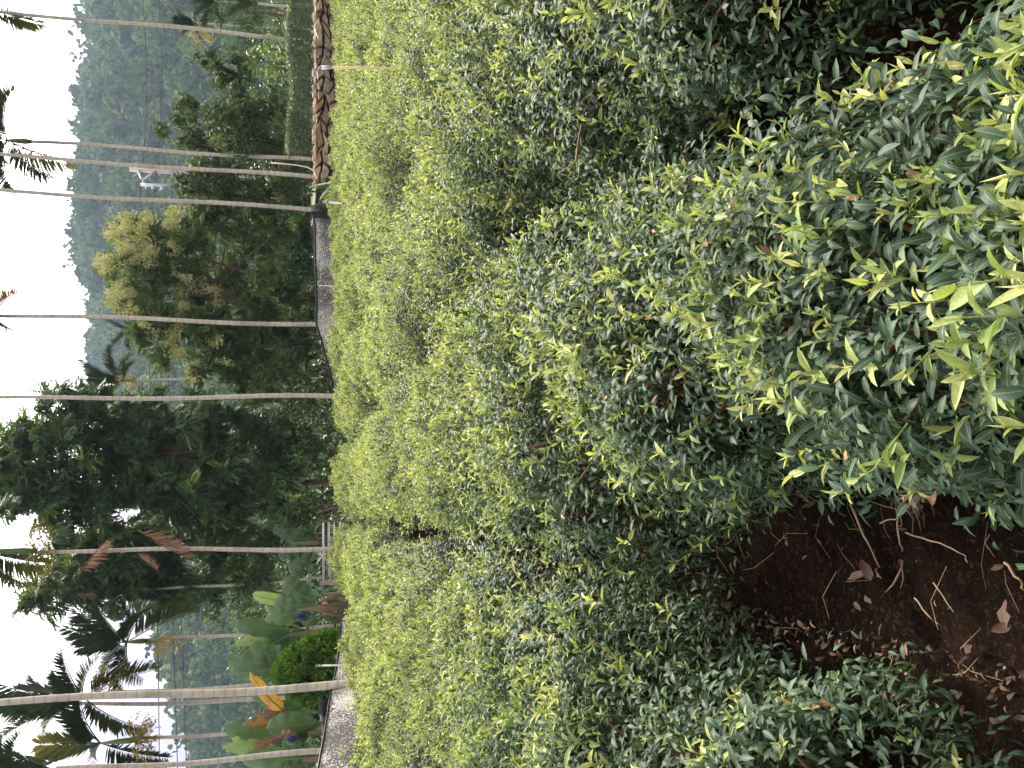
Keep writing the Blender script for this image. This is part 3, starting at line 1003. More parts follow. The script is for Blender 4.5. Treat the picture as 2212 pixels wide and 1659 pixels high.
def build_hills():
    Ys = np.linspace(-900, 2600, 90)
    ts = np.concatenate([np.linspace(0, 1, 26), [1.06, 1.25, 1.6]])
    V = [tuple(hill_point(Y, t)) for t in ts for Y in Ys]
    n = len(Ys)
    F = [(i * n + j, (i + 1) * n + j, (i + 1) * n + j + 1, i * n + j + 1) for i in range(len(ts) - 1) for j in range(n - 1)]
    me = bpy.data.meshes.new('hills'); me.from_pydata(V, [], F); me.materials.append(M['hill_ground'])
    o = link('hills', me); o['kind'] = 'structure'
    crowns = [crown_tpl(s) for s in range(6)]
    pts = []
    tries = 0
    cell = {}
    while tries < 26000:
        tries += 1
        Y = random.uniform(-170, 1850); t = random.uniform(.10, 1.02) ** .9
        p = hill_point(Y, t)
        ck = 3.4 if p.y < 190 else 5.2
        key = (int(p.x // ck), int(p.y // (ck * 1.35)), ck)
        if key in cell: continue
        # keep what the photo (or a camera a step to the side) can see
        rel = p - Vector((0, 0, EYE))
        fs = min(max(p.y / 280, .5), 1.0)
        dep = rel.y * cp - rel.z * sp
        v = 1106 + FPX * (-rel.y * sp - rel.z * cp) / dep
        if v > 570 or (Y < 800 and v > 600): continue
        if 880 < Y < 1250 and v > 250 and random.random() < .8: continue
        cell[key] = 1
        s = random.uniform(2.9, 5.4) * (1.0 if random.random() > .06 else 1.4)
        s *= fs
        pts.append((p, s, random.gauss(0, .28)))
    pts.sort(key=lambda q: -q[1] / q[0].y)
    print('hill crowns', len(pts))
    # the largest ones as single trees
    cm = []
    for i, c in enumerate(crowns):
        for tt in (.3, .5, .68):
            a = Acc(); I = np.eye(3)
            a.add(c, np.zeros((1, 3)), I[None, 0], I[None, 1], I[None, 2], 1.0, tt)
            cm.append(a.mesh('crown', [M['hill_leaf']]))
    a = Acc(); a.tube([(0, 0, -1.3), (0.03, 0, -.5), (0, .02, .2)], [.07, .055, .02], 5)
    tm = a.mesh('trunk', [M['bark']])
    for i, (p, s, tn) in enumerate(pts[:290]):
        Yp = 829.5 - p.x / (p.y * cp) * FPX
        marks = [(-60, 'beyond the right picture edge'), (85, 'right of the hedge palm'), (210, 'just left of the hedge palm'), (310, 'above the olive tree'), (420, 'behind the concrete utility pole'), (560, 'right of the flowering tree top'), (700, 'above the flowering tree'), (860, 'between flowering tree and big dark tree'), (1320, 'behind the big dark tree'), (1400, 'behind the star crowned palm'), (1500, 'right of the stout palm trunk'), (1580, 'left of the stout palm trunk'), (9999, 'near the left picture edge')]
        where = next(t_ for y_, t_ in marks if Yp < y_)
        hgt = math.degrees(math.atan2(p.z - EYE, p.y))
        up = 'high on the hill' if hgt > 10.5 else ('halfway up the hill' if hgt > 6 else 'low on the hill')
        shade = 'pale' if tn > .1 else ('dark' if tn < -.1 else 'mid green')
        r = empty('forest_tree', p + Vector((0, 0, s * .75)), '%s round crowned tree %s, %s' % (shade, up, where), 'tree', 'forest trees on the hillside')
        r.scale = (s, s, s * random.uniform(.9, 1.3)); r.rotation_euler = (0, 0, random.uniform(0, 6.28))
        o = bpy.data.objects.new('crown', cm[random.randrange(len(crowns)) * 3 + (2 if tn > .1 else (0 if tn < -.1 else 1))]); o.parent = r; COL.objects.link(o)
        o = bpy.data.objects.new('trunk', tm); o.parent = r; COL.objects.link(o)
    a = Acc()
    rest = pts[290:]
    for ci, c in enumerate(crowns):
        sel = [q for i, q in enumerate(rest) if i % len(crowns) == ci]
        O = np.array([tuple(q[0] + Vector((0, 0, q[1] * .7))) for q in sel])
        an = rng.uniform(0, 6.28, len(sel))
        X = np.stack([np.cos(an), np.sin(an), 0 * an], 1); Y = np.stack([-np.sin(an), np.cos(an), 0 * an], 1)
        Z = np.tile(np.array([0, 0, 1.0]), (len(sel), 1)) * rng.uniform(.85, 1.25, len(sel))[:, None]
        a.add(c, O, X, Y, Z, np.array([q[1] for q in sel]), np.array([.5 + q[2] for q in sel]))
    o = link('hillside_forest', a.mesh('hillside_forest', [M['hill_leaf']])); tag(o, 'dense green forest covering the hills behind the field', 'forest', kind='stuff')


HAZE = 0.00027


def build_haze():
    m, nt, N, Lk, out = nodes_of('haze_air')
    pv = N.new('ShaderNodeVolumePrincipled')
    pv.inputs['Color'].default_value = (0.58, 0.74, 1.0, 1)
    pv.inputs['Density'].default_value = HAZE
    pv.inputs['Anisotropy'].default_value = 0.2
    Lk.new(pv.outputs[0], out.inputs['Volume'])
    x0, x1, y0, y1, z0, z1 = -900, 900, -60, 1100, -260, 190
    v = [(x, y, z) for z in (z0, z1) for y in (y0, y1) for x in (x0, x1)]
    f = [(0, 2, 3, 1), (4, 5, 7, 6), (0, 1, 5, 4), (2, 6, 7, 3), (0, 4, 6, 2), (1, 3, 7, 5)]
    me = bpy.data.meshes.new('haze'); me.from_pydata(v, [], f); me.materials.append(m)
    o = link('haze', me); tag(o, 'pale blue haze hanging over the hills', 'haze', kind='stuff')


# ------------------------------------------------------------------ palms
def frond_acc(a, p0, d0, L, droop, tint=.25, nl=26, lw=.05, ll=.55, comb=.5, tip=.2, nseg=8, mat=0, side=None, stalk=None):
    """rachis from p0 along d0, bending down by droop; leaflets in two ranks"""
    p = Vector(p0); d = Vector(d0).normalized()
    pts = [p.copy()]; tans = [d.copy()]
    for i in range(nseg):
        d = (d + Vector((0, 0, -droop * (.4 + 1.2 * i / nseg)))).normalized()
        p = p + d * (L / nseg)
        pts.append(p.copy()); tans.append(d.copy())
    (stalk or a).tube(pts, [.014 * (1 - .85 * i / nseg) + .002 for i in range(nseg + 1)], 5, tint=min(tint, .5), mat=mat, cap=False)
    O, D, Nn, S, T = [], [], [], [], []
    h = Vector((d0[0], d0[1], 0))
    sd0 = h.cross(Vector((0, 0, 1))).normalized() if h.length > .05 else Vector((1, 0, 0))
    if side is not None: sd0 = Vector(side).normalized()
    for i in range(nl):
        t = .12 + .88 * (i + random.uniform(-.3, .3)) / nl
        t = min(max(t, .1), .995)
        k = t * nseg; j = min(int(k), nseg - 1); f = k - j
        q = pts[j].lerp(pts[j + 1], f); tan = tans[j].lerp(tans[j + 1], f).normalized()
        sd = (sd0 - tan * sd0.dot(tan)).normalized()
        nn = sd.cross(tan).normalized()
        if side is not None and nn.z < 0: nn = -nn
        ln = ll * (math.sin(math.pi * (.12 + .80 * t)) ** .7) * random.uniform(.85, 1.1)
        for s in (-1, 1):
            dd = (tan * (.45 + .5 * t) + sd * s * .8 + nn * (.35 - comb) + Vector((0, 0, -comb * .55)) + Vector((random.uniform(-.1, .1), random.uniform(-.1, .1), random.uniform(-.1, .1)))).normalized()
            O.append(tuple(q)); D.append(tuple(dd)); Nn.append(tuple(nn + Vector((random.uniform(-.3, .3), random.uniform(-.3, .3), 0)))); S.append(ln)
            T.append(tint + tip * t + random.uniform(-.08, .08))
    tp = Tpl([(0, 0, 0), (-lw, .3, .01), (-lw * .7, .7, -.05), (0, 1, -.16), (lw * .7, .7, -.05), (lw, .3, .01)], [(0, 5, 1), (1, 5, 4, 2), (2, 4, 3)])
    X, Y, Z = frames(np.array(D), np.array(Nn))
    a.add(tp, np.array(O), X, Y, Z, np.array(S), np.clip(np.array(T), 0, 1), mat)


def palm(base, top, dist, dia, label, fronds, shaft=None, spad=None, bend=0.0, dead=False, ext=0.0, group='slender palms along the far edge of the field'):
    """base, top: photo positions of the trunk; fronds: list of (tipX, tipY, droop, depth, tint, len factor)"""
    b = P(base[0], base[1], dist); t = P(top[0], top[1], dist)
    dirv = (t - b)
    g = b - dirv * ((b.z + .05) / dirv.z)                  # foot on the ground
    root = empty('palm_tree', (g.x, g.y, 0), label, 'palm tree', group)
    H = t.z - g.z
    n = max(int(H / .16), 20)
    vs, fs, uv = [], [], []
    S = 10
    sidev = Vector((1, 0, 0))
    for i in range(n * 2 + 1):
        s = i / (2 * n)
        c = g.lerp(t, s) + sidev * (bend * math.sin(math.pi * s)) + Vector((.03 * math.sin(s * 9 + g.x), .02 * math.sin(s * 7), 0)) * min(1, s * 5)
        r = dia / 2 * (1.0 - .32 * s) * (1 + .22 * math.exp(-s * H / .35))
        r *= (1.035 if i % 2 == 0 else .985) * random.uniform(.985, 1.015)
        for k in range(S):
            an = 6.28318 * k / S
            vs.append((c.x + r * math.cos(an), c.y + r * math.sin(an), c.z)); uv.append((k / S, s * H))
    for i in range(n * 2):
        for k in range(S):
            k2 = (k + 1) % S
            fs.append((i * S + k, i * S + k2, (i + 1) * S + k2, (i + 1) * S + k))
    a = Acc(); a.raw(vs, fs, .5, 0, uv)
    link('trunk', a.mesh('trunk', [M['palm_bark']]), root)
    cen = t
    if shaft:
        a = Acc()
        e = t + (t - g).normalized() * shaft
        a.tube([t - Vector((0, 0, .02)), t.lerp(e, .25), t.lerp(e, .6), e], [dia * .42, dia * .62, dia * .5, dia * .2], 9)
        link('crownshaft', a.mesh('crownshaft', [M['shaft']]), root)
        cen = e
    for (tx, ty, droop, dep, tint, tipc) in fronds:
        q = P(tx, ty, dist)
        v = q - cen; v.y += dep
        L = v.length * (1.08 + .12 * abs(droop) * 6)
        d0 = (v.normalized() + Vector((0, 0, droop * 3.9))).normalized()
        a = Acc(); st_ = Acc()
        frond_acc(a, cen, d0, L, droop, tint, stalk=st_, nl=54, ll=min(.62, L * .40), lw=.05, tip=tipc, comb=-.30)
        pm_ = M['palm_dead'] if tint > 1.2 else M['palm']
        sub(link('frond', a.mesh('frond', [pm_]), root), 'stalk', st_.mesh('stalk', [pm_]))
    if spad:
        for (sx, sy, rr, tn) in spad:
            q = P(sx, sy, dist - .1)
            a = Acc(); st = t
            for i in range(26):
                e = q + Vector(rand_unit(1)[0]) * rr + Vector((0, 0, -rr * .3))
                m = st.lerp(e, .5) + Vector((0, 0, rr * .4))
                a.tube([st, m, e], [.008, .005, .003], 3, tint=tn, cap=False)
                pp = np.array([tuple(m.lerp(e, random.uniform(.3, 1))) for _ in range(7)])
                X, Y, Z = frames(rand_unit(7), rand_unit(7))
                a.add(KITE, pp, X, Y, Z, .07, tn + rng.uniform(-.2, .2, 7))
            link('flower_cluster', a.mesh('flower_cluster', [M['spadix']]), root)
    return root, g, t


def build_palms():
    G = None
    # right hand side
    palm((630, 84), (-6, 24), 23, .125, 'palm behind the clipped hedge, nearest the right picture edge, frond tip browning', [(80, 40, .06, .2, .45, .35), (50, 66, .10, -.3, .3, .1), (-60, -40, .08, 0, .3, .1), (-80, 70, .08, .5, .3, .1), (30, 12, .12, .6, .45, .3)])
    palm((668, 345), (66, 306), 23.6, .125, 'palm rising through the olive green tree beside the stone wall, full crown in view', [(20, 205, .08, .2, .3, .05), (60, 222, .14, -.4, .38, .25), (-40, 240, .05, .5, .2, .05), (-70, 330, .05, -.4, .2, 0), (36, 395, .14, .3, .15, .05), (52, 360, .16, -.5, .15, .1), (148, 342, .12, -.2, .45, .4), (100, 350, .14, .4, .2, .3), (-30, 400, .07, 0, .15, 0)], shaft=.55)
    palm((685, 383), (-60, 331), 22.5, .125, 'tall bare trunked palm standing at the end of the stone wall', [(-150, 250, .08, 0, .3, 0), (-150, 420, .08, 0, .3, 0), (-90, 280, .1, .5, .3, 0)])
    palm((670, 452), (-60, 408), 22.5, .13, 'tall bare trunked palm holding the end of the black net', [(-150, 320, .08, 0, .3, 0), (-150, 500, .08, 0, .3, 0)])
    palm((685, 701), (-14, 680), 22, .13, 'tall palm in front of the cream flowering tree, dead red brown frond at the top', [(34, 640, .12, .2, 1.4, .3), (38, 708, .1, -.2, 1.35, .3), (20, 655, .1, -.4, 1.4, .3), (-90, 600, .08, 0, .3, 0), (-90, 770, .08, 0, .3, 0)])
    palm((724, 856), (-60, 861), 21, .125, 'tall straight palm left of the flowering tree, in front of the big dark tree', [(-150, 780, .08, 0, .3, 0), (-150, 950, .08, 0, .3, 0)])
    palm((732, 1185), (78, 1190), 19.5, .12, 'palm before the big dark tree with yellow tipped frond and brown flower tuft', [(52, 1108, .13, -.2, .25, .05), (85, 1230, .14, -.3, .42, .5), (84, 1212, .14, .3, .42, .5), (-30, 1280, .06, 0, .2, .1), (-60, 1120, .06, .4, .2, 0)], shaft=1.0, spad=[(92, 1160, .4, .1), (92, 1222, .4, .1)])
    palm((697, 1248), (305, 1277), 25, .105, 'thin palm half hidden in the left part of the big dark tree', [(380, 1302, .10, -.4, .45, .2), (370, 1288, .12, .3, .4, .2), (300, 1330, .1, 0, .25, 0), (240, 1300, .06, 0, .2, 0), (260, 1240, .06, 0, .2, 0)], shaft=.5)
    palm((735, 1354), (318, 1384), 21, .105, 'slender palm with a full dark star shaped crown, left of the big tree', [(165, 1320, .07, .2, .12, .02), (160, 1352, .05, -.2, .12, .02), (175, 1405, .03, .2, .10, 0), (228, 1300, .08, -.3, .10, 0), (225, 1468, .10, .2, .1, 0), (285, 1478, .14, -.2, .08, 0), (312, 1462, .15, .3, .08, 0), (345, 1335, .17, 0, .3, .25), (410, 1352, .16, .2, .35, .3), (330, 1318, .14, -.4, .2, .1)], shaft=.45, spad=[(362, 1396, .3, .9)])
    palm((714, 1482), (-70, 1520), 13.5, .148, 'stoutest palm trunk at the left, standing before the round conifer', [(-190, 1400, .05, 0, .3, 0), (-190, 1640, .05, 0, .3, 0)])
    palm((660, 1470), (215, 1501), 19.5, .105, 'thin palm just behind the stout trunk, arching fronds both sides', [(140, 1418, .06, .1, .12, .05), (130, 1445, .05, -.3, .12, 0), (320, 1470, .15, .1, .42, .2), (310, 1535, .14, -.2, .42, .25), (205, 1450, .13, .5, .12, 0), (120, 1500, .03, .4, .2, 0), (60, 1480, .02, -.3, .15, 0)], shaft=.35, spad=[(232, 1465, .35, .3)])
    palm((560, 1512), (150, 1522), 20.5, .125, 'palm crossing behind the stout trunk, crown above the other left palms', [(20, 1500, .03, 0, .15, .1), (-10, 1530, .02, .4, .2, .1), (40, 1570, .08, -.3, .3, .3), (95, 1585, .12, .2, .25, .05), (60, 1480, .06, .5, .12, 0), (-30, 1460, .03, 0, .15, 0)])
    palm((690, 1565), (298, 1598), 19, .105, 'slender palm with green crownshaft and one large yellowing frond', [(150, 1520, .08, .1, .1, 0), (190, 1495, .10, -.2, .1, 0), (125, 1535, .05, .4, .12, 0), (75, 1650, .01, -.4, .45, .1), (345, 1632, .12, .2, .12, .15), (205, 1660, .1, .4, .1, 0), (110, 1585, .03, -.5, .55, .4)], shaft=.75, spad=[(300, 1565, .3, .3), (318, 1582, .25, .5), (305, 1625, .22, .2)])
    palm((690, 1626), (120, 1664), 16, .118, 'palm trunk nearest the left picture edge', [(40, 1640, .08, .2, .1, 0), (-40, 1760, .06, 0, .15, 0), (60, 1740, .12, 0, .15, 0), (20, 1600, .08, -.3, .1, 0)])
    palm((640, 1690), (45, 1690), 24, .11, 'palm whose dark frond tips enter at the upper left corner', [(14, 1600, .10, 0, .08, 0), (42, 1605, .14, .3, .08, 0), (-30, 1620, .05, 0, .1, 0)])
    # behind the trees
    palm((520, 821), (292, 822), 29, .10, 'small palm between the flowering tree and the big dark tree, orange flower cluster', [(180, 775, .05, 0, .12, 0), (195, 815, .03, .3, .14, .02), (250, 755, .09, -.2, .12, 0), (290, 775, .12, .2, .3, .25), (300, 790, .13, -.2, .4, .3), (175, 850, .04, 0, .12, 0), (230, 880, .08, 0, .12, 0)], shaft=.35, spad=[(270, 833, .5, 1.0)])
    palm((520, 712), (300, 712), 30, .10, 'small palm crown showing over the left shoulder of the flowering tree', [(240, 690, .05, 0, .15, 0), (250, 745, .07, 0, .12, 0), (285, 750, .1, 0, .12, 0), (300, 690, .1, 0, .12, 0)], shaft=.2)
    palm((500, 940), (150, 945), 30, .10, 'palm crown showing above the shoulder of the big dark tree', [(90, 905, .06, 0, .25, .1), (80, 940, .03, 0, .25, .1), (120, 895, .08, .3, .3, .1), (150, 900, .1, 0, .3, .1)])
    palm((560, 58), (425, 52), 27, .10, 'short palm behind the hedge with bright yellow flower cluster', [(385, 20, .08, 0, .12, 0), (395, 70, .09, .2, .12, 0), (380, 45, .04, 0, .12, 0), (430, 18, .12, 0, .2, .1), (440, 80, .12, 0, .2, .1)], spad=[(430, 72, .4, 1.0)])
    palm((600, 10), (470, 6), 26, .10, 'short green palm at the right picture edge above the hedge', [(425, -20, .08, 0, .3, .05), (430, 30, .08, 0, .3, .05), (450, 55, .12, .2, .35, .05), (490, 40, .14, 0, .3, .1), (420, 8, .04, 0, .3, .05)])
    palm((628, 168), (525, 162), 24, .085, 'thin young palm with pale trunk rising behind the hedge', [(480, 140, .08, 0, .35, .1), (485, 190, .08, 0, .35, .1), (520, 130, .13, 0, .4, .2), (530, 195, .13, 0, .4, .2)])
    palm((625, 12), (556, 8), 23, .08, 'thin pale palm trunk at the right picture edge over the hedge', [(500, -20, .08, 0, .3, 0), (505, 30, .08, 0, .3, .1), (540, -30, .1, 0, .3, .1)])


# ------------------------------------------------------------------ trees
def compound_tpl(pairs=6, seed=0, curl=.55):
    rd = random.Random(seed)
    parts = []
    y = 0; z = 0
    for i in range(pairs):
        t = (i + .6) / pairs
        ang = -curl * t * 1.6
        y = t * math.cos(ang * .5); z = t * math.sin(ang * .5)
        for s in (-1, 1):
            d = Vector((s * .85, .5, -.30 + rd.uniform(-.12, .12))).normalized()
            up = Vector((s * .25, 0.1, 1)).normalized(); up = (up - d * up.dot(d)).normalized()
            Mx = Matrix((d.cross(up), d, up)).transposed().to_4x4(); Mx.translation = Vector((0, y, z))
            parts.append(xform(KITE, Mx, .42 * (1 - .35 * abs(t - .45)), ft=rd.uniform(-.06, .06)))
    parts.append(xform(KITE, Matrix.Translation(Vector((0, y, z))), .38, ft=.05))
    return merge_tpl(parts)


COMP = [compound_tpl(6, s, c) for s, c in ((1, .3), (2, .6), (3, .9))]


def blob_foliage(a, blobs, dist, depth, tpls, L, dens, tint_mu=.45, tint_sd=.2, clump=.38, mat=0, upw=.55, droop=0.0, dirs=.5, lightp=.04):
    m = mpp(dist)
    for (X, Y, r) in blobs:
        c = np.array(tuple(P(X, Y, dist))) + np.array([0, rng.uniform(-depth, depth), 0])
        Rm = r * m
        nc = max(int(5 * (Rm / .8) ** 2 * 5), 7)
        cd = rand_unit(nc); cd[:, 2] = cd[:, 2] * .85 + .12
        cc = c + cd * (Rm * rng.uniform(.45, .95, nc))[:, None]
        cr = Rm * clump * rng.uniform(.7, 1.2, nc)
        n = int(dens * Rm * Rm)
        k = rng.integers(0, nc, n)
        d = rand_unit(n); d[:, 2] += .25; d = norm(d)
        p = cc[k] + d * (cr[k] * rng.uniform(.35, 1.05, n))[:, None]
        outw = norm(p - c)
        nr = d * .5 + np.array([0, 0, 1.0]) * upw + rand_unit(n) * .5 + outw * .3
        dr = outw * dirs + rand_unit(n) * .8 + np.array([0, 0, -droop])
        Xa, Ya, Za = frames(dr, nr)
        ct = rng.normal(0, tint_sd * .7, nc)
        ct[rng.random(nc) < lightp] += .45
        tint = np.clip(tint_mu + ct[k] + rng.normal(0, tint_sd * .6, n), 0, 1)
        s = L * rng.uniform(.7, 1.25, n)
        var = rng.integers(0, len(tpls), n)
        for i, t in enumerate(tpls):
            q = var == i
            a.add(t, p[q], Xa[q], Ya[q], Za[q], s[q], tint[q], mat)


def limb(a, pts, r0, r1, sides=7, wob=.05):
    pts = [Vector(p) for p in pts]
    n = len(pts)
    a.tube(pts, [r0 + (r1 - r0) * i / (n - 1) for i in range(n)], sides)


def tree(name, label, cat, blobs, dist, depth, tpls, L, dens, mat, trunks, group=None, limbs=True, **kw):
    c0 = trunks[0][0] if trunks else None
    if trunks:
        g = P(c0[0], c0[1], dist); loc = (g.x, g.y, 0)
    else:
        b = max(blobs, key=lambda q: q[0]); g = P(b[0], b[1], dist); loc = (g.x, g.y, 0)
    root = empty(name, loc, label, cat, group)
    a = Acc()
    blob_foliage(a, blobs, dist, depth, tpls, L, dens, **kw)
    o = link('crown', a.mesh('crown', [mat]), root); o['kind'] = 'stuff'
    a = Acc()
    if trunks:
        for pts in trunks:
            w = [P(q[0], q[1], dist) for q in pts]
            if w[0].z < 2.0:
                w = [Vector((w[0].x, w[0].y, -.05))] + w
            limb(a, w, pts[0][2] * mpp(dist), pts[-1][2] * mpp(dist))
        hub = P(trunks[0][-1][0], trunks[0][-1][1], dist)
    else:
        gx = sum(b[1] for b in blobs) / len(blobs)
        t = P(sum(b[0] for b in blobs) / len(blobs), gx, dist)
        a.tube([(g.x, g.y, -.05), tuple(Vector((g.x, g.y, 0)).lerp(t, .5)), tuple(t)], [.06, .045, .02], 6)
        hub = Vector((g.x, g.y, 0)).lerp(t, .5)
    lb = Acc()
    if limbs:
        for b in blobs[::2]:
            e = P(b[0], b[1], dist) + Vector((0, random.uniform(-depth, depth) * .6, 0))
            m = hub.lerp(e, .5) + Vector((random.uniform(-.2, .2), random.uniform(-.2, .2), .1))
            lb.tube([hub, m, e], [.032, .02, .008], 5, cap=False)
    tk = link('trunk', a.mesh('trunk', [M['bark']]), root)
    if limbs: sub(tk, 'limbs', lb.mesh('limbs', [M['bark']]))
    return root


def poly_fill(poly, step, r, jitter=.35):
    out = []
    xs = [p[0] for p in poly]; ys = [p[1] for p in poly]

    def inside(x, y):
        c = False; j = len(poly) - 1
        for i in range(len(poly)):
            xi, yi = poly[i]; xj, yj = poly[j]
            if (yi > y) != (yj > y) and x < (xj - xi) * (y - yi) / (yj - yi) + xi: c = not c
            j = i
        return c
    x = min(xs); row = 0
    while x < max(xs):
        y = min(ys) + (row % 2) * step / 2
        while y < max(ys):
            xx = x + random.uniform(-jitter, jitter) * step; yy = y + random.uniform(-jitter, jitter) * step
            if inside(xx, yy): out.append((xx, yy, r * random.uniform(.75, 1.2)))
            y += step
        x += step * .87; row += 1
    return out


def build_trees():
    leafy = [LOW[0], KITE]
    # olive green broadleaf tree behind the end of the wall
    t1 = [(385, 238, 22), (405, 250, 32), (430, 280, 42), (470, 225, 40), (440, 340, 45), (405, 320, 30), (385, 395, 24), (430, 405, 40), (500, 300, 52), (500, 380, 48), (545, 240, 50), (560, 330, 55), (560, 420, 42),
          (610, 280, 50), (620, 380, 50), (645, 430, 38), (470, 178, 28), (520, 172, 36), (448, 150, 22), (600, 195, 42), (650, 250, 32), (590, 455, 30), (365, 300, 16), (470, 430, 30), (660, 330, 34)]
    tree('broadleaf_tree', 'olive green leafy tree behind the end of the stone wall', 'tree', t1, 24.5, 1.0, leafy, .15, 2300, M['t_green'],
         [[(690, 385, 9), (640, 372, 8), (585, 330, 6)], [(690, 380, 5), (650, 400, 4), (600, 430, 3)], [(690, 378, 5), (640, 350, 4), (590, 270, 3)]], tint_mu=.5, tint_sd=.22, lightp=.03, droop=.3)
    # cream flowering tree
    t2 = [(240, 570, 26), (258, 500, 22), (290, 482, 28), (290, 560, 42), (268, 640, 32), (310, 640, 42), (332, 500, 38), (350, 570, 48), (360, 650, 48), (330, 722, 36), (400, 482, 42), (410, 560, 52), (420, 640, 52), (400, 735, 40),
          (368, 785, 22), (432, 800, 24), (470, 520, 50), (480, 600, 55), (490, 690, 55), (450, 462, 30), (540, 485, 45), (550, 560, 55), (560, 650, 55), (550, 745, 45), (610, 500, 45), (620, 590, 50), (620, 680, 45), (600, 785, 40), (520, 800, 30), (650, 525, 34), (655, 640, 34)]
    t2 += [(500, 760, 44), (470, 745, 40), (545, 800, 40), (590, 730, 40), (620, 760, 40), (575, 840, 32), (450, 700, 44), (640, 700, 36), (655, 760, 34), (300, 600, 40), (350, 690, 40), (525, 850, 24), (440, 440, 24), (510, 450, 36), (580, 455, 34), (640, 470, 30)]
    r = tree('flowering_tree', 'tree topped with cream flower clusters in the middle of the far edge', 'tree', t2, 25.5, 1.1, [COMP[0], COMP[1]], .24, 640, M['t_mid'],
             [[(690, 655, 9), (640, 651, 8), (590, 648, 7), (520, 640, 6), (470, 620, 4)], [(600, 649, 5), (540, 590, 4), (440, 560, 3)]], tint_mu=.5, tint_sd=.2, lightp=.05)
    a = Acc()
    for (X, Y, rr) in t2:
        if X < 520:
            k = int((rr / 7.0) ** 1.5 * (1.9 if X < 440 else .5))
            for _ in range(k):
                an = random.uniform(0, 6.28); q = rr * random.uniform(.5, 1.05)
                c = np.array(tuple(P(X - abs(q * math.cos(an)) * .9 + 6, Y + q * math.sin(an), 25.5 - random.uniform(.1, 1.3))))
                n = 46
                hgt = random.uniform(.18, .36)
                tt = rng.random(n)
                p = c + rand_unit(n) * (.11 * (1 - .55 * tt))[:, None] + np.stack([0 * tt, 0 * tt, tt * hgt], 1)
                Xa, Ya, Za = frames(rand_unit(n), rand_unit(n))
                a.add(KITE, p, Xa, Ya, Za, rng.uniform(.05, .10, n), rng.uniform(.2, 1, n))
    o = link('flower_clusters', a.mesh('flower_clusters', [M['flower']]), r); o['kind'] = 'stuff'
    # the big dark tree
    poly = [(-20, 965), (55, 938), (88, 912), (112, 900), (128, 878), (152, 852), (200, 852), (262, 858), (330, 856), (385, 876), (455, 868), (520, 878), (600, 905), (650, 950), (665, 1010), (630, 1050), (590, 1110), (330, 1125), (135, 1140), (95, 1120), (30, 1105), (-20, 1075)]
    b = poly_fill(poly, 46, 34)
    b += [(8, 1000, 26), (35, 1060, 28), (110, 880, 18), (60, 950, 16)]
    tree('dark_broadleaf_tree', 'tallest dark green tree with drooping divided leaves, left of centre', 'tree', b, 25, 1.6, COMP, .36, 420, M['t_dark'],
         [[(716, 1041, 9), (650, 1043, 8), (600, 1048, 7), (480, 1010, 5), (300, 980, 3)], [(600, 1048, 6), (520, 1090, 5), (380, 1100, 3)]], tint_mu=.42, tint_sd=.2, droop=.45, lightp=.06, dirs=.8)
    poly = [(120, 1140), (330, 1125), (590, 1112), (612, 1200), (600, 1235), (560, 1262), (470, 1300), (410, 1318), (330, 1300), (250, 1312), (195, 1318), (155, 1305), (110, 1285), (85, 1270), (105, 1235), (130, 1190)]
    b = poly_fill(poly, 46, 33)
    b += [(85, 1268, 14), (110, 1278, 20), (170, 1200, 30), (195, 1240, 30), (150, 1230, 26), (120, 1250, 22), (230, 1205, 34), (142, 1290, 20), (250, 1270, 30)]
    tree('dark_broadleaf_tree', 'dark green tree behind the palm with hanging dead fronds, forked brown trunk', 'tree', b, 26, 1.4, COMP, .34, 420, M['t_dark'],
         [[(684, 1157, 7), (640, 1166, 6), (600, 1178, 6), (450, 1190, 5), (300, 1210, 3)], [(684, 1156, 6), (600, 1150, 5), (420, 1150, 3)]], tint_mu=.45, tint_sd=.2, droop=.4, lightp=.07, dirs=.8)
    b = poly_fill([(420, 1262), (520, 1245), (640, 1240), (650, 1290), (600, 1320), (520, 1345), (440, 1340), (405, 1310)], 42, 28)
    tree('small_leaved_tree', 'small leaved dark tree above the banana with the brown dry leaves', 'tree', b, 27.5, .9, [KITE], .11, 1500, M['t_dark'], [[(700, 1275, 6), (600, 1280, 4)]], tint_mu=.5, tint_sd=.2, lightp=.02)
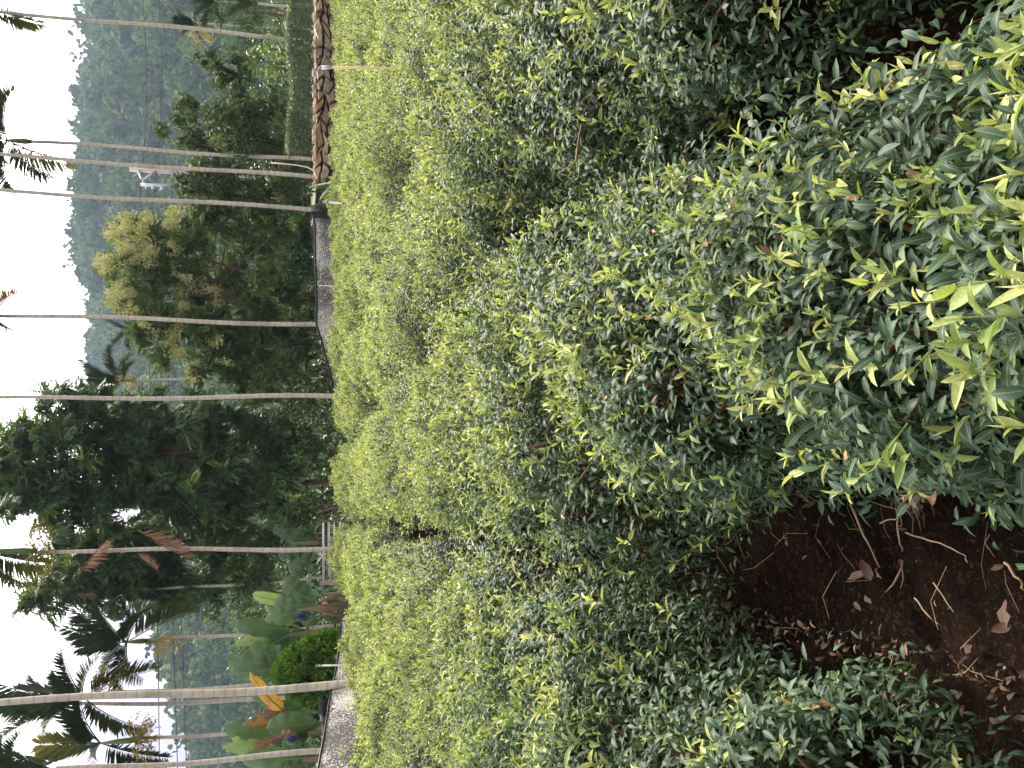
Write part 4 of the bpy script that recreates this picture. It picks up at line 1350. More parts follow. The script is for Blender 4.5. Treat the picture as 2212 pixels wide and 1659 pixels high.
    # undergrowth behind the net
    under = [
        ('dark shrub under the olive green tree beside the black net', [(640, 465, 32), (670, 420, 22), (660, 480, 26), (620, 470, 28), (690, 415, 16)], 23.6, 't_dark', .13, 1300),
        ('dark shrub behind the black net under the flowering tree', [(650, 540, 34), (665, 590, 28), (640, 600, 34), (668, 520, 22), (672, 560, 20)], 24.4, 't_dark', .13, 1300),
        ('dark bushy undergrowth right of the flowering tree trunk foot', [(650, 680, 34), (665, 720, 30), (640, 740, 34), (672, 690, 22), (690, 750, 22)], 24.3, 't_dark', .13, 1300),
        ('olive shrub with slender leaves between palm and flowering tree', [(640, 790, 34), (600, 810, 30), (670, 800, 32), (690, 830, 28), (650, 835, 32), (705, 790, 20), (700, 850, 18), (560, 820, 26)], 23, 't_green', .16, 1000),
        ('dark undergrowth below the big dark tree, right of its trunk', [(660, 900, 36), (690, 930, 32), (700, 980, 30), (660, 970, 36), (700, 890, 24), (715, 1000, 22), (690, 1010, 26), (620, 880, 28)], 23.4, 't_dark', .14, 1200),
        ('leafy shrub left of the grey brown trunk, hanging over the rail', [(640, 1090, 34), (680, 1100, 34), (700, 1080, 28), (715, 1120, 22), (660, 1130, 30), (700, 1140, 20), (725, 1085, 18), (620, 1110, 24)], 21.5, 't_green', .17, 900),
        ('dark undergrowth behind the banana plants at the left', [(640, 1400, 34), (670, 1450, 36), (640, 1500, 34), (670, 1550, 36), (650, 1600, 34), (670, 1650, 36), (690, 1400, 24), (690, 1500, 24), (690, 1600, 24), (600, 1560, 30), (600, 1640, 30)], 21.5, 't_dark', .15, 1100),
        ('fine leafed weedy shrub growing through the white pipe rack', [(706, 1170, 16), (716, 1195, 14), (690, 1180, 14), (712, 1235, 13), (700, 1150, 14), (655, 1235, 16)], 21.0, 't_mid', .11, 1300),
    ]
    for lab, bl, d, mt, L, dn in under:
        tree('shrub', lab, 'shrub', bl, d, .6, leafy, L, dn, M[mt], [], tint_mu=.42, tint_sd=.2, limbs=True, group='shrubs along the far edge of the field')
    # garden behind the hedge on the right
    side = [
        ('grey green bush above the hedge at the right picture edge', [(500, 20, 40), (540, 40, 42), (580, 15, 40), (470, 30, 28), (560, 75, 30), (605, 45, 34), (520, -30, 40), (590, -30, 40)], 26, 't_mid', .12, 1000),
        ('thin olive bush between the two pale palm trunks', [(500, 105, 28), (540, 115, 32), (570, 105, 28), (600, 95, 26), (470, 125, 20), (530, 150, 28)], 26.5, 't_green', .12, 800),
        ('bright yellow green leafy plant behind the hedge', [(570, 118, 20), (590, 135, 22), (605, 150, 20), (560, 150, 20), (545, 135, 16), (612, 115, 16), (580, 175, 14)], 23.4, 't_light', .16, 700),
        ('low dark bush behind the middle of the hedge', [(610, 200, 26), (618, 240, 24), (605, 270, 26), (622, 170, 18), (622, 300, 22)], 23.4, 't_mid', .12, 1200),
    ]
    for lab, bl, d, mt, L, dn in side:
        tree('shrub', lab, 'shrub', bl, d, .5, leafy, L, dn, M[mt], [], tint_mu=.5, tint_sd=.2, group='bushes in the garden behind the hedge')
    # distant belt of trees that closes the view under the crowns
    for i, (x, lab) in enumerate([(12.5, 'far right'), (8.5, 'right'), (4, 'centre right'), (0, 'centre'), (-4, 'centre left'), (-8, 'left'), (-12, 'far left')]):
        Yc = 829.5 - x / 33 * FPX
        bl = [(random.uniform(560, 700), Yc + random.uniform(-130, 130), random.uniform(40, 60)) for _ in range(16)]
        tree('background_tree', 'low dark tree seen through gaps behind the field edge, %s of the view' % lab, 'tree', bl, 34, 1.2, leafy, .24, 260, M['t_dark'], [], tint_mu=.4, tint_sd=.2, group='low trees behind the far edge')


# ------------------------------------------------------------------ wall, hedge, nets, pipes
def build_wall():
    D = 20.2
    x0 = P(700, 392, D).x; x1 = P(700, -130, D).x
    root = empty('stone_wall', ((x0 + x1) / 2, D, 0), 'dry stone wall of reddish brown boulders at the far right edge of the field', 'wall')
    a = Acc()
    z1 = 1.16
    v = [(x, y, z) for z in (-.05, z1) for y in (D + .10, D + .6) for x in (x0 + .12, x1)]
    a.raw(v, [(0, 2, 3, 1), (4, 5, 7, 6), (0, 1, 5, 4), (2, 6, 7, 3), (0, 4, 6, 2), (1, 3, 7, 5)])
    link('core', a.mesh('core', [M['joint']], True), root)
    # irregular stones: jittered grid, diagonal seams
    zs = [0.0, .32, .60, .80, .97, 1.13, 1.29]
    nx = int((x1 - x0) / .26)
    rd = random.Random(5)
    pt = {}
    for r, z in enumerate(zs):
        for i in range(nx + 1):
            pt[r, i] = (x0 + (x1 - x0) * i / nx + ((.13 if r % 2 else 0) + rd.uniform(-.09, .09)) * (0 if i in (0, nx) else 1), z + rd.uniform(-.075, .075) * (0 if r == 0 else 1))
    done = set()
    for r in range(len(zs) - 1):
        for i in range(nx):
            if (r, i) in done: continue
            c = [pt[r, i], pt[r, i + 1], pt[r + 1, i + 1], pt[r + 1, i]]
            if r < len(zs) - 2 and rd.random() < .33:
                done.add((r + 1, i))
                c = [pt[r, i], pt[r, i + 1], pt[r + 1, i + 1], pt[r + 2, i + 1], pt[r + 2, i], pt[r + 1, i]]
            elif i < nx - 1 and (r, i + 1) not in done and rd.random() < .25:
                done.add((r, i + 1))
                c = [pt[r, i], pt[r, i + 1], pt[r, i + 2], pt[r + 1, i + 2], pt[r + 1, i + 1], pt[r + 1, i]]
            # chop or push corners so that outlines differ
            poly = []
            for k in range(len(c)):
                p, q = c[k], c[(k + 1) % len(c)]
                if len(c) == 4 and rd.random() < .55:
                    pr = c[k - 1]
                    poly.append((p[0] + (pr[0] - p[0]) * .22, p[1] + (pr[1] - p[1]) * .22))
                    poly.append((p[0] + (q[0] - p[0]) * .22, p[1] + (q[1] - p[1]) * .22))
                else:
                    poly.append(p)
            cx = sum(p[0] for p in poly) / len(poly); cz = sum(p[1] for p in poly) / len(poly)
            n = len(poly)
            yf = D - rd.uniform(.0, .14); tilt = rd.uniform(-.14, .14); tz = rd.uniform(-.16, .10)
            vs = []
            for (sc, dy) in ((.97, .34), (.96, .05), (.84, .0)):
                for (px, pz) in poly:
                    X = cx + (px - cx) * sc - (.018 if px > cx else -.018); Z = cz + (pz - cz) * sc - (.016 if pz > cz else -.016)
                    vs.append((X, yf + dy + tilt * (X - cx) + tz * (Z - cz) + rd.uniform(-.012, .012), max(Z, -.05)))
            fs = []
            for l in range(2):
                for k in range(n):
                    k2 = (k + 1) % n
                    fs.append((l * n + k, l * n + k2, (l + 1) * n + k2, (l + 1) * n + k))
            fs.append(tuple(2 * n + k for k in range(n)))
            a = Acc(); a.raw(vs, fs)
            link('stone', a.mesh('stone', [rd.choice(STONES)], True), root)
    # cap stones, rounder, on top
    x = x0 + .1
    while x < x1:
        w = rd.uniform(.09, .19); h = rd.uniform(.05, .11); dp = rd.uniform(.12, .2)
        vs, fs = [], []
        for i in range(5):
            th = math.pi * i / 4
            for k in range(7):
                ph = 6.283 * k / 7
                vs.append((x + w * math.sin(th) * math.cos(ph) * rd.uniform(.85, 1.1), D + .12 + dp * math.sin(th) * math.sin(ph), 1.28 + h * math.cos(th) * rd.uniform(.8, 1.1)))
        for i in range(4):
            for k in range(7): fs.append((i * 7 + k, (i + 1) * 7 + k, (i + 1) * 7 + (k + 1) % 7, i * 7 + (k + 1) % 7))
        a = Acc(); a.raw(vs, fs); link('stone', a.mesh('stone', [rd.choice(STONES)], True), root)
        x += w * rd.uniform(1.3, 1.9)
    # terrace behind it
    me = bpy.data.meshes.new('terrace')
    v = [(x0 + .4, D + .4, -.05), (x1 + 6, D + .4, -.05), (x1 + 6, D + 14, -.05), (x0 + .9, D + 14, -.05), (x0 + .4, D + .4, 1.18), (x1 + 6, D + .4, 1.18), (x1 + 6, D + 14, 1.3), (x0 + .9, D + 14, 1.3)]
    me.from_pydata(v, [], [(4, 5, 6, 7), (0, 1, 5, 4), (1, 2, 6, 5), (2, 3, 7, 6), (3, 0, 4, 7)])
    me.materials.append(M['terrace'])
    o = link('terrace', me); o['kind'] = 'structure'
    # clipped hedge
    hy = D + 1.0
    hx0 = P(660, 335, hy).x; hx1 = P(660, -140, hy).x
    root = empty('hedge', ((hx0 + hx1) / 2, hy, 1.2), 'clipped grey green hedge running along the top of the stone wall', 'hedge')
    n = 15000
    f = rng.random(n)
    px = rng.uniform(hx0, hx1, n)
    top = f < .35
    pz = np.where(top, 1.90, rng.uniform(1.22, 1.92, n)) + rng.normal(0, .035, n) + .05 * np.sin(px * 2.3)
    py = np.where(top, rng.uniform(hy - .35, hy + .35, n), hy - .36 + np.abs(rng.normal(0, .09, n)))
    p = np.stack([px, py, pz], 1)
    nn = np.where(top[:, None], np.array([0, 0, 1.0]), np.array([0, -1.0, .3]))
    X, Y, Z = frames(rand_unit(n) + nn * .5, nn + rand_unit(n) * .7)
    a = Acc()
    a.add(LOW[0], p, X, Y, Z, rng.uniform(.05, .09, n), np.clip(rng.normal(.5, .22, n) + .25 * top, 0, 1))  # top leaves tinted lighter: the lit hedge top is put into the colour
    o = link('foliage', a.mesh('foliage', [M['hedge']]), root); o['kind'] = 'stuff'
    a = Acc()
    for i in range(14):
        x = hx0 + (hx1 - hx0) * (i + .5) / 14
        for s in (-1, 1):
            a.tube([(x, hy, 1.1), (x + .08 * s, hy - .05, 1.45), (x + .2 * s, hy - .1, 1.8)], [.018, .012, .005], 5)
    link('branches', a.mesh('branches', [M['bark']]), root)
    # grass fringe on the wall top
    a = Acc(); n = 500
    p = np.stack([rng.uniform(x0 + .3, x1, n), rng.uniform(D + .25, D + .5, n), np.full(n, 1.2)], 1)
    X, Y, Z = frames(np.array([0, 0, 1.0]) + rand_unit(n) * .5, rand_unit(n))
    a.add(LOW[1], p, X, Y, Z, rng.uniform(.08, .2, n), rng.uniform(.2, .8, n))
    o = link('grass_fringe', a.mesh('grass_fringe', [M['t_light']])); tag(o, 'low bright weeds growing along the top of the stone wall', 'weeds', kind='stuff')
    fern(P(720, 400, 19.8), P(690, 430, 19.8), .3, 'fern clump leaf at the left end of the stone wall', 12, 't_mid')
    fern(P(722, 402, 19.9), P(705, 448, 19.7), .28, 'lower fern leaf beside the black wrapped palm', 12, 't_mid')
    fern(P(722, 398, 20), P(668, 405, 20), .28, 'pale upright fern leaf at the end of the stone wall', 12, 't_light')


def sheet(name, top, bot, mats, parent, thick=.006, sag=.03, seg=6, rows=5):
    """net or sheet between two world polylines"""
    a = Acc()
    T, B = [], []
    for i in range(len(top) - 1):
        for k in range(seg):
            T.append(Vector(top[i]).lerp(Vector(top[i + 1]), k / seg)); B.append(Vector(bot[i]).lerp(Vector(bot[i + 1]), k / seg))
    T.append(Vector(top[-1])); B.append(Vector(bot[-1]))
    n = len(T)
    vs, fs = [], []
    for side in (0, 1):
        for r in range(rows + 1):
            for i in range(n):
                p = T[i].lerp(B[i], r / rows) + Vector((0, side * thick + sag * math.sin(3.1 * r / rows) * math.sin(i * 1.3) * .6, -.02 * math.sin(i * 1.7) * math.sin(3.1 * r / rows)))
                vs.append(tuple(p))
    m = (rows + 1) * n
    for r in range(rows):
        for i in range(n - 1):
            q = (r * n + i, r * n + i + 1, (r + 1) * n + i + 1, (r + 1) * n + i)
            fs.append(q); fs.append(tuple(m + j for j in reversed(q)))
    for i in range(n - 1):
        fs.append((i, m + i, m + i + 1, i + 1)); k = rows * n
        fs.append((k + i, k + i + 1, m + k + i + 1, m + k + i))
    a.raw(vs, fs)
    return link(name, a.mesh(name, mats), parent)


def build_nets():
    D = 20.8
    tops = [(675, 450), (681, 494), (681, 549), (685, 653), (684, 701), (694, 732), (714, 805), (723, 850)]
    top = [P(x, y, D) for x, y in tops]
    bot = [Vector((p.x, p.y, .25)) for p in top]
    root = empty('shade_net', (top[3].x, D, 0), 'grey dusty shade net stretched low between two palm trunks', 'net')
    sheet('net', top, bot, [M['net']], root)
    a = Acc(); a.tube([p + Vector((0, -.01, .012)) for p in top], .022, 6)
    link('border_rope', a.mesh('border_rope', [M['black_plastic']]), root)
    a = Acc(); p = P(689, 617, D - .05); a.tube([(p.x, p.y, 0), (p.x, p.y, p.z)], .012, 6)
    link('post', a.mesh('post', [M['white_pipe']]), root)
    # black wrap round the palm at its right end
    root = empty('black_netting', (P(690, 455, 20.6).x, 20.6, 0), 'black netting gathered round the palm foot at the end of the net', 'net')
    tp = [P(670, 447, 20.7), P(672, 456, 20.35), P(676, 470, 20.6)]
    sheet('gathered_net', tp, [Vector((p.x, p.y, .2)) for p in tp], [M['black_plastic']], root, seg=8, sag=.06)
    # left net
    pts = [(738, 1335, 15.8), (732, 1410, 14.6), (727, 1445, 14.2), (713, 1514, 13.1), (702, 1585, 12.4), (688, 1662, 11.8), (672, 1760, 11.2)]
    top = [P(x, y, d) for x, y, d in pts]
    bot = [Vector((p.x + .05, p.y - .35, max(p.z - .55, .3))) for p in top]
    root = empty('shade_net', (top[3].x, top[3].y, 0), 'pale mottled shade net sloping along the left edge of the field', 'net')
    sheet('net', top, bot, [M['net']], root, sag=.05)
    a = Acc(); a.tube([p + Vector((0, -.01, .012)) for p in top], .016, 6)
    link('border_rope', a.mesh('border_rope', [M['black_plastic']]), root)
    tp = [P(686.5, 1510, 13.5), P(690, 1540, 13.35), P(695, 1574, 13.1), P(699, 1604, 12.9)]
    bt = [P(740, 1508, 13.5), P(745, 1545, 13.35), P(745, 1576, 13.1), P(738, 1606, 12.9)]
    root = empty('black_sheet', (tp[1].x, tp[1].y, 0), 'black plastic sheet hanging upright behind the left net', 'sheet')
    sheet('sheet', tp, bt, [M['black_plastic']], root)


def riser(base, top, z0, dist, mat, label, r=.013, red=False):
    b = P(base[0], base[1], dist); t = P(top[0], top[1], dist)
    root = empty('sprinkler_riser', (b.x, dist, 0), label, 'sprinkler', 'sprinkler risers standing in the field')
    a = Acc(); k = t.lerp(b, .16)
    g = b + (b - t) * ((b.z) / max(t.z - b.z, .01))
    a.tube([g, b, k], r, 8); link('pipe', a.mesh('pipe', [M[mat]]), root)
    a = Acc(); a.tube([k, t.lerp(b, .03)], r * 1.5, 8); link('coupling', a.mesh('coupling', [M['white_pipe'] if mat != 'white_pipe' else M['grey_plastic']]), root)
    a = Acc()
    a.tube([t.lerp(b, .03), t + Vector((0, 0, .012))], [r * .9, r * .5], 8)
    a.tube([t + Vector((-.025, 0, .012)), t + Vector((.0, 0, .03)), t + Vector((.028, -.01, .018))], [r * .3, r * .55, r * .3], 6)
    link('nozzle', a.mesh('nozzle', [M['grey_plastic']]), root)
    if red:
        a = Acc(); q = b.lerp(t, .25); a.tube([q - Vector((0, 0, .03)), q + Vector((0, 0, .03))], r * 1.9, 8); link('valve', a.mesh('valve', [M['red_plastic']]), root)
    return root


def tubes(name, label, cat, pts, r, mat, group=None, sides=7):
    a = Acc(); a.tube(pts, r, sides)
    o = link(name, a.mesh(name, [M[mat]])); tag(o, label, cat, group)
    return o


def build_pipes():
    riser((838, 147.5), (690, 145.5), 0, 7.6, 'cream_pipe', 'cream sprinkler pipe standing among the tea on the right', .0125)
    riser((755, 441), (700, 436), 0, 15.2, 'white_pipe', 'white sprinkler pipe with red valve beside the black wrapped palm', .016, True)
    riser((730, 1437), (687, 1438), 0, 14.0, 'white_pipe', 'white sprinkler pipe in front of the round conifer', .013)
    p = [P(x, y, 20.4) for x, y in ((690, 374), (683, 373), (673, 366), (664, 361), (640, 356.5), (610, 353.5), (585, 351.5))]
    tubes('bent_pipe', 'white bent pipe rising from the end of the stone wall', 'pipe', p, .016, 'white_pipe')
    # rack of white pipes with end boards
    root = empty('pipe_rack', (P(720, 1190, 20).x, 20, 0), 'low rack of white horizontal pipes behind the far tea bushes, left of centre', 'rack')
    for (X, d) in ((697, 20.3), (699.5, 20.0), (709, 20.2), (712, 19.9), (721, 20.1), (723, 19.8), (734, 19.9), (736, 19.6)):
        a = Acc(); a.tube([P(X, 1124, d), P(X + .8, 1256, d)], .0125, 6)
        link('rail', a.mesh('rail', [M['white_pipe']]), root)
    for (Y, w) in ((1126, .03), (1259, .05)):
        for j, yy in enumerate((19.75, 20.05, 20.35)):
            c = P(700, Y, yy)
            zt = P(692 + 3 * j, Y, yy).z
            v = [(c.x + sx * w, yy + sy * .02, z) for z in (0, zt) for sy in (-1, 1) for sx in (-1, 1)]
            a = Acc(); a.raw(v, [(0, 2, 3, 1), (4, 5, 7, 6), (0, 1, 5, 4), (2, 6, 7, 3), (0, 4, 6, 2), (1, 3, 7, 5)])
            link('board', a.mesh('board', [M['plank'] if Y > 1200 else M['bark']], True), root)
    p = [P(x, y, 19.7) for x, y in ((688, 1190), (692, 1194), (697, 1204), (708, 1208), (723, 1212))]
    tubes('white_hose', 'short thick white hose draped over the pipe rack', 'hose', p, [.012, .015, .02, .022, .022], 'white_pipe')


def build_pole():
    D = 46.0
    root = empty('utility_pole', (P(600, 372, D).x, D, 0), 'pinkish concrete utility pole with side bracket behind the olive tree', 'utility pole')
    t = P(280, 365, D); b = P(379, 370, D); g = b - (t - b) * (b.z / (t.z - b.z))
    a = Acc(); a.tube([g, b, t], [.2, .16, .13], 12); link('pole', a.mesh('pole', [M['concrete']]), root)

    def bar(p, q, w, nm):
        a = Acc(); a.tube([p, q], w, 4); link(nm, a.mesh(nm, [M['steel']]), root)
    bar(P(298, 368, D - .12), P(317, 408, D - .12), .075, 'bracket_arm')
    bar(P(337, 370, D - .15), P(309, 388, D - .15), .06, 'brace')
    bar(P(303, 399, D - .28), P(384, 401, D - .28), .085, 'drop_post')
    for x, y in ((331, 406), (350, 407)):
        a = Acc(); c = P(x, y, D - .3)
        a.tube([c + Vector((0, 0, .1)), c, c - Vector((0, 0, .1))], [.05, .085, .04], 8); link('insulator', a.mesh('insulator', [M['steel']]), root)
    # wires
    def wire(p, q, sag, lab):
        pts = []
        for i in range(25):
            s = i / 24; c = Vector(p).lerp(Vector(q), s); c.z -= sag * 4 * s * (1 - s); pts.append(c)
        tubes('power_line', lab, 'wire', pts, .022, 'wire', 'power lines across the hills', 4)
    for i, (a_, x1, lab) in enumerate((((303, 405), 344, 'topmost power line crossing the left sky from the pole'), ((318, 405), 380, 'middle power line crossing the left sky'), ((334, 405), 399, 'lowest power line crossing the left sky'))):
        e = P(x1, 1500, 44); s = P(a_[0], a_[1], D - .3)
        dirn = (e - s); wire(s, s + dirn * 1.35 + Vector((0, 0, .3)), .25, lab)
    wire(P(303, 405, D - .3), P(286, -150, 50), .5, 'upper power line running right over the forested hill')
    wire(P(334, 405, D - .3), P(322, -150, 50), .5, 'lower power line running right over the forested hill')


# ------------------------------------------------------------------ bananas, conifer, dead fronds
def banana_leaf(root, s, e, dist, wpx, mat, tint, dy=0.0, sag=.12, face=(0, -1, .35), torn=0.33, petiole=.15):
    p0 = P(s[0], s[1], dist); p1 = P(e[0], e[1], dist); p1.y += dy
    L = (p1 - p0).length
    W = wpx * mpp(dist)
    ax = (p1 - p0).normalized()
    n = Vector(face); n = (n - ax * n.dot(ax)).normalized(); sd = ax.cross(n)
    ns = 15
    a = Acc()
    vs, fs, uv = [], [], []
    rd = random.Random(int(s[0] * 7 + e[1]))
    pts = []
    for i in range(ns + 1):
        t = i / ns
        c = p0.lerp(p1, t) + Vector((0, 0, sag * L * 4 * t * (1 - t))) + n * (.05 * L * math.sin(3.14 * t))
        pts.append(c)
        u = max((t - petiole) / (1 - petiole), 0)
        w = W * (min(u * 7, 1) ** .6) * (max(1 - u ** 3.2, 0) ** .55)
        for k, f in ((-2, -1), (-1, -.5), (0, 0), (1, .5), (2, 1)):
            droop = -.38 * abs(f) ** 1.5 * w * (1 + .3 * math.sin(i * 1.9))
            lift = .16 * w * (1 if k else 0) + rd.uniform(-.04, .04) * w * abs(f)
            ww = w * f * rd.uniform(.9, 1.03)
            vs.append(tuple(c + sd * ww + n * (droop + lift) - ax * abs(f) * w * .12)); uv.append((f, t))
    for i in range(ns):
        for k in range(4):
            # torn blades: drop some strips near the margin
            if k in (0, 3) and i > 4 and rd.random() < torn: continue
            fs.append((i * 5 + k, i * 5 + k + 1, (i + 1) * 5 + k + 1, (i + 1) * 5 + k))
    a.raw(vs, fs, tint, 0, uv)
    rib = Acc(); rib.tube([p + n * .004 for p in pts], [.022 * (1 - .85 * i / ns) + .003 for i in range(ns + 1)], 5, tint=min(tint + .3, 1))
    o = link('leaf', a.mesh('leaf', [M[mat]]), root)
    sub(o, 'midrib', rib.mesh('midrib', [M[mat]]))
    return o


def banana_plant(label, foot, dist, stems_h, leaves):
    g = P(700, foot, dist)
    root = empty('banana_plant', (g.x, dist, 0), label, 'banana plant', 'banana plants behind the left net')
    a = Acc()
    for dx, h, r in stems_h:
        a.tube([(g.x + dx, dist, -.03), (g.x + dx * 1.1, dist, h * .5), (g.x + dx * 1.15, dist - .02, h)], [r, r * .85, r * .5], 9)
    link('stem', a.mesh('stem', [M['stem_banana']]), root)
    for lf in leaves:
        s, e, w, mt, tn = lf[:5]
        kw = lf[5] if len(lf) > 5 else {}
        banana_leaf(root, s, e, dist + kw.pop('dd', 0), w, mt, tn, **kw)
    return root


def build_bananas():
    B, Yl, Dd = 'banana', 'banana_yellow', 'banana_dead'
    banana_plant('banana plant with broad facing leaf and dry brown leaves at its foot', 1312, 18.5, [(0, 1.7, .11), (.25, 1.2, .08)], [
        ((690, 1306), (590, 1310), 34, B, .35, dict(face=(.1, -1, .2), torn=.0, sag=.02)),
        ((690, 1302), (614, 1248), 26, B, .3, dict(face=(.3, -1, .5), torn=.1)),
        ((686, 1312), (572, 1340), 22, B, .55, dict(face=(-.2, -.7, .8))),
        ((640, 1300), (545, 1283), 14, B, 1.0, dict(face=(0, -1, .2), torn=0, dd=.3)),
        ((690, 1300), (668, 1235), 18, B, .35, dict(face=(0, -.6, .8))), ((690, 1300), (655, 1265), 22, B, .4, dict(face=(0, -1, .4))),
        ((688, 1308), (735, 1316), 7, Dd, .6, dict(face=(.1, -1, 0), sag=.02, dd=-.3)), ((690, 1300), (727, 1288), 7, Dd, .9, dict(face=(0, -1, .1), dd=-.2)),
        ((692, 1318), (740, 1330), 8, Dd, .7, dict(face=(0, -1, .1), dd=-.2)), ((690, 1322), (722, 1336), 14, B, .2, dict(face=(0, -1, .3), sag=.2))])
    banana_plant('banana plant behind the slender palm, leaves arching to the right', 1365, 19.5, [(0, 1.9, .11)], [
        ((655, 1360), (495, 1345), 20, B, .4, dict(face=(.2, -.9, .4))), ((650, 1362), (560, 1410), 26, B, .3, dict(face=(-.3, -.8, .5))),
        ((650, 1355), (575, 1300), 20, B, .55, dict(face=(.2, -.6, .8))), ((660, 1360), (612, 1388), 22, B, .25, dict(face=(0, -1, .2))),
        ((665, 1360), (690, 1330), 16, B, .35, dict(sag=.3)), ((640, 1365), (505, 1392), 12, B, .9, dict(torn=.1, dd=.4)), ((660, 1365), (690, 1400), 18, B, .4, dict(sag=.3))])
    banana_plant('tallest banana plant above the round conifer, upright torn leaves', 1440, 18.8, [(0, 2.1, .12)], [
        ((640, 1430), (486, 1424), 24, B, .45, dict(face=(.1, -1, .3))), ((640, 1435), (500, 1455), 26, B, .4, dict(face=(-.2, -1, .3))),
        ((640, 1425), (540, 1395), 22, B, .35, dict(face=(.4, -.8, .5))), ((645, 1440), (548, 1480), 22, B, .35, dict(face=(-.3, -.7, .6))),
        ((640, 1440), (590, 1420), 28, B, .12, dict(face=(0, -1, .1))), ((645, 1430), (520, 1440), 20, B, .3, dict(dd=.5)),
        ((640, 1450), (600, 1392), 18, B, .35, dict(sag=.25))])
    banana_plant('banana plant with one orange yellow leaf left of the stout palm', 1530, 17.5, [(0, 1.6, .11), (-.3, 1.4, .09)], [
        ((612, 1536), (540, 1452), 15, Yl, .55, dict(face=(.3, -1, .4), torn=.12, petiole=.02, sag=.04, dd=-.5)),
        ((680, 1530), (545, 1505), 20, B, .35, dict(face=(.2, -1, .2))), ((680, 1532), (570, 1535), 24, B, .15, dict(face=(0, -1, .1), dd=.3)),
        ((685, 1535), (600, 1560), 22, B, .6, dict(face=(-.2, -.8, .5))), ((690, 1540), (626, 1510), 18, B, .55, dict(face=(.1, -1, .3))),
        ((620, 1545), (548, 1540), 12, Dd, .5, dict(torn=.3, dd=-.2)), ((625, 1538), (575, 1526), 11, Dd, .8, dict(torn=.3, dd=-.2)), ((600, 1560), (528, 1562), 10, Yl, .2, dict(torn=.35))])
    banana_plant('banana plant with large flat leaf across the slender yellow fronded palm', 1580, 16.8, [(0, 1.5, .11)], [
        ((695, 1560), (575, 1572), 30, B, .42, dict(face=(.1, -1, .2), torn=.05)), ((690, 1585), (480, 1570), 26, B, .4, dict(face=(.2, -.9, .4), dd=.8)),
        ((690, 1590), (590, 1610), 22, B, .2, dict(face=(0, -1, .1))), ((690, 1585), (620, 1640), 18, B, .55, dict(face=(-.2, -.6, .8))),
        ((615, 1588), (545, 1618), 11, Dd, .35, dict(torn=.25, dd=-.3)), ((690, 1580), (655, 1545), 18, B, .4), ((650, 1600), (610, 1575), 12, Dd, .8, dict(dd=-.3))])
    banana_plant('banana plant at the left picture edge with pale arching leaves', 1635, 16.5, [(0, 1.6, .11), (.25, 1.2, .08)], [
        ((690, 1630), (480, 1612), 18, B, .75, dict(face=(.2, -.8, .6), dd=.7)), ((690, 1632), (520, 1640), 26, B, .45, dict(face=(-.1, -1, .3))),
        ((690, 1630), (610, 1600), 20, B, .4, dict(face=(.3, -.6, .8))), ((695, 1640), (590, 1665), 24, B, .35, dict(face=(-.2, -1, .2))),
        ((700, 1628), (670, 1590), 14, B, .6, dict(sag=.3)), ((690, 1640), (560, 1700), 24, B, .4), ((690, 1645), (640, 1640), 18, B, .15, dict(dd=.4)), ((690, 1625), (500, 1595), 16, B, .95, dict(dd=.9))])
    banana_plant('banana plant in the shade behind the white pipe rack', 1170, 23, [(0, 1.9, .1)], [
        ((680, 1170), (590, 1140), 24, B, .2), ((680, 1175), (600, 1200), 26, B, .2), ((680, 1180), (630, 1245), 20, B, .3), ((680, 1165), (640, 1120), 20, B, .25), ((690, 1185), (690, 1245), 18, B, .3, dict(sag=.4)), ((690, 1170), (640, 1170), 26, B, .25)])
    # blue bunch bags
    for i, (X, Y, d, lab) in enumerate(((646, 1331, 18.0, 'blue plastic bag hung over bananas between the broad leaves'), (628, 1596, 16.4, 'blue plastic bag hung over bananas at the left'))):
        c = P(X, Y, d); vs, fs = [], []
        rd = random.Random(i)
        for r, (z, w) in enumerate(((.11, .02), (.08, .06), (.01, .09), (-.07, .09), (-.13, .07), (-.16, .08))):
            for k in range(12):
                an = 6.283 * k / 12; ww = .5 * w * (1 + .25 * math.sin(k * 3 + r) * rd.uniform(.5, 1))
                vs.append((c.x + ww * math.cos(an), c.y + ww * math.sin(an), c.z + z))
        for r in range(5):
            for k in range(12): fs.append((r * 12 + k, (r + 1) * 12 + k, (r + 1) * 12 + (k + 1) % 12, r * 12 + (k + 1) % 12))
        a = Acc(); a.raw(vs, fs); o = link('bunch_bag', a.mesh('bunch_bag', [M['blue_plastic']])); tag(o, lab, 'bag', 'blue bags on the banana bunches')


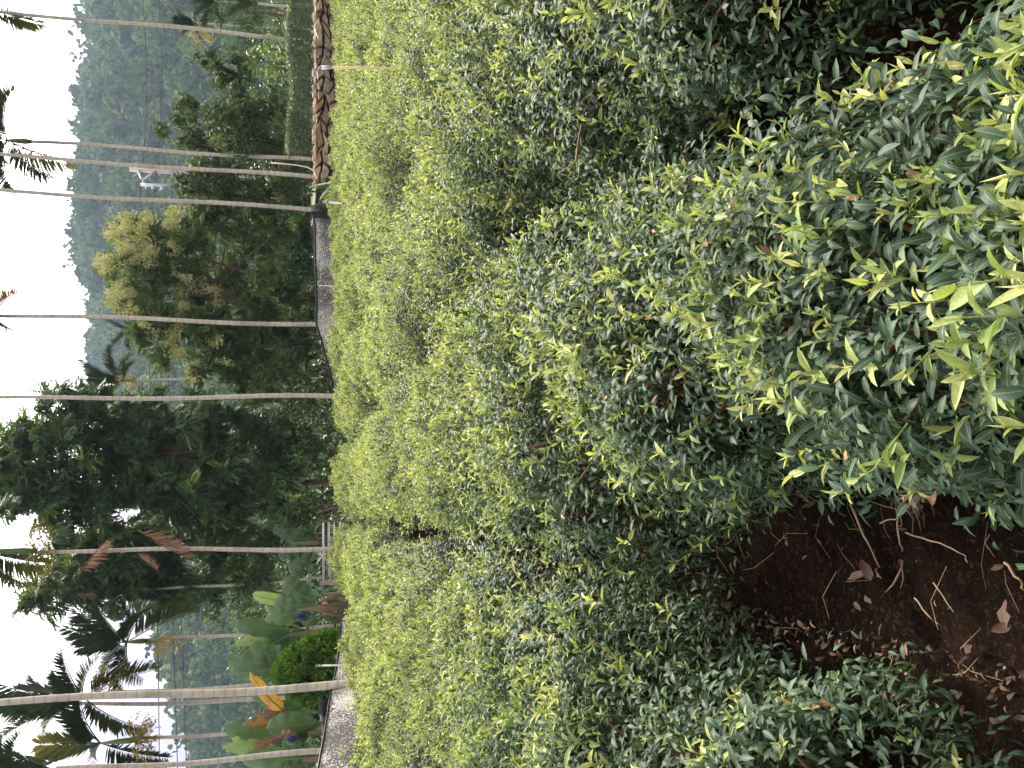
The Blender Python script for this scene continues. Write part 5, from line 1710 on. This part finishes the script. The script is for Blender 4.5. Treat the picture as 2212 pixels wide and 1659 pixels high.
def build_conifer():
    D = 15.5
    c = P(735, 1443, D); m = mpp(D)
    root = empty('round_conifer', (c.x, D, 0), 'round bright green clipped conifer bush behind the left net', 'shrub')
    top = P(596, 1440, D).z; Rr = 75 * m
    n = 1500
    H = top
    u = rng.random(n); an = rng.uniform(0, 6.283, n)
    z = .25 + (H - .25) * u
    prof = np.interp(u, [0, .25, .5, .7, .85, .95, 1], [.8, 1.0, .97, .82, .58, .32, .05])
    rr = Rr * prof * rng.uniform(.88, 1.04, n)
    p = np.stack([c.x + rr * np.cos(an), D + rr * np.sin(an), z], 1)
    out = norm(np.stack([np.cos(an), np.sin(an), .25 + .9 * (u > .75)], 1))
    a = Acc()
    for j in range(14):
        q = p + rand_unit(n) * .035 + out * .02
        d = out * .9 + rand_unit(n) * .75 + np.array([0, 0, .35])
        X, Y, Z = frames(d, rand_unit(n))
        a.add(KITE, q, X, Y, Z, rng.uniform(.05, .10, n), np.clip(rng.normal(.55, .2, n), 0, 1))
    o = link('foliage', a.mesh('foliage', [M['thuja']]), root); o['kind'] = 'stuff'
    a = Acc(); a.tube([(c.x, D, -.05), (c.x, D, H * .7)], [.08, .03], 8)
    link('trunk', a.mesh('trunk', [M['bark']]), root)
    # dark inner twigs that close the crown
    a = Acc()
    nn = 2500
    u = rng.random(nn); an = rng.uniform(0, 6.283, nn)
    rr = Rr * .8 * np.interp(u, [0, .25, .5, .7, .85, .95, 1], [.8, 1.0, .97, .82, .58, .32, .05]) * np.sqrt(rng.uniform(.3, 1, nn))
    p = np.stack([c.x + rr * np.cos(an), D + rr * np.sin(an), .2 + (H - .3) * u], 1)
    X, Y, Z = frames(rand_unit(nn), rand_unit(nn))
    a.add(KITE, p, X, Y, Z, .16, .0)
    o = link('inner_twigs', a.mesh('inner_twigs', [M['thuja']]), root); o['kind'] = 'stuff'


def build_dead_fronds():
    items = [((172, 1240), (232, 1168), 19.2, 'dead brown palm frond caught beside the palm, uppermost'), ((300, 1146), (385, 1185), 19.2, 'large dead brown palm frond hanging right of the palm trunk'),
             ((335, 1170), (410, 1205), 19.3, 'narrow dead brown frond folded against the palm trunk'), ((345, 1235), (300, 1200), 22.5, 'short dead brown frond left of the palm trunk'), ((165, 1284), (205, 1282), 24.0, 'small dead leaf sheath high in the tree left of the palm')]
    for s, e, d, lab in items:
        p0 = P(s[0], s[1], d); p1 = P(e[0], e[1], d - .15)
        a = Acc()
        v = p1 - p0; L = v.length
        frond_acc(a, p0, v.normalized() + Vector((0, 0, .15)), L, .04, .4, nl=16, ll=L * .45, lw=.07, tip=.3, comb=.75, side=(0, 1, .2))
        o = link('dead_frond', a.mesh('dead_frond', [M['palm_dead']])); tag(o, lab, 'dead frond', 'dead fronds hanging in the trees')


def build_cover():
    n = 26000
    p = np.stack([rng.uniform(-26, 8, n), 20.5 + 45 * rng.random(n) ** 1.3, rng.uniform(0, 1.0, n) ** 1.5], 1)
    p[:, 1] += np.where(p[:, 0] < -4, -1.0, 1.3)
    X, Y, Z = frames(rand_unit(n) + np.array([0, 0, .6]), rand_unit(n) + np.array([0, 0, .8]))
    a = Acc(); a.add(LOW[1], p, X, Y, Z, rng.uniform(.18, .5, n), np.clip(rng.normal(.3, .2, n), 0, 1))
    o = link('undergrowth', a.mesh('undergrowth', [M['t_dark']])); tag(o, 'low dark weeds covering the shaded ground behind the tea field', 'weeds', kind='stuff')


build_ground()
build_cover()
build_hills()
build_tea()
build_wall()
build_trees()
build_palms()
build_nets()
build_pipes()
build_pole()
build_bananas()
build_conifer()
build_dead_fronds()
build_floor_things()
build_haze()

if __name__ == '__main__':
    print('triangles in unique meshes', sum(sum(len(p.vertices) - 2 for p in me.polygons) if len(me.polygons) < 2000 else int(2 * len(me.polygons)) for me in bpy.data.meshes))
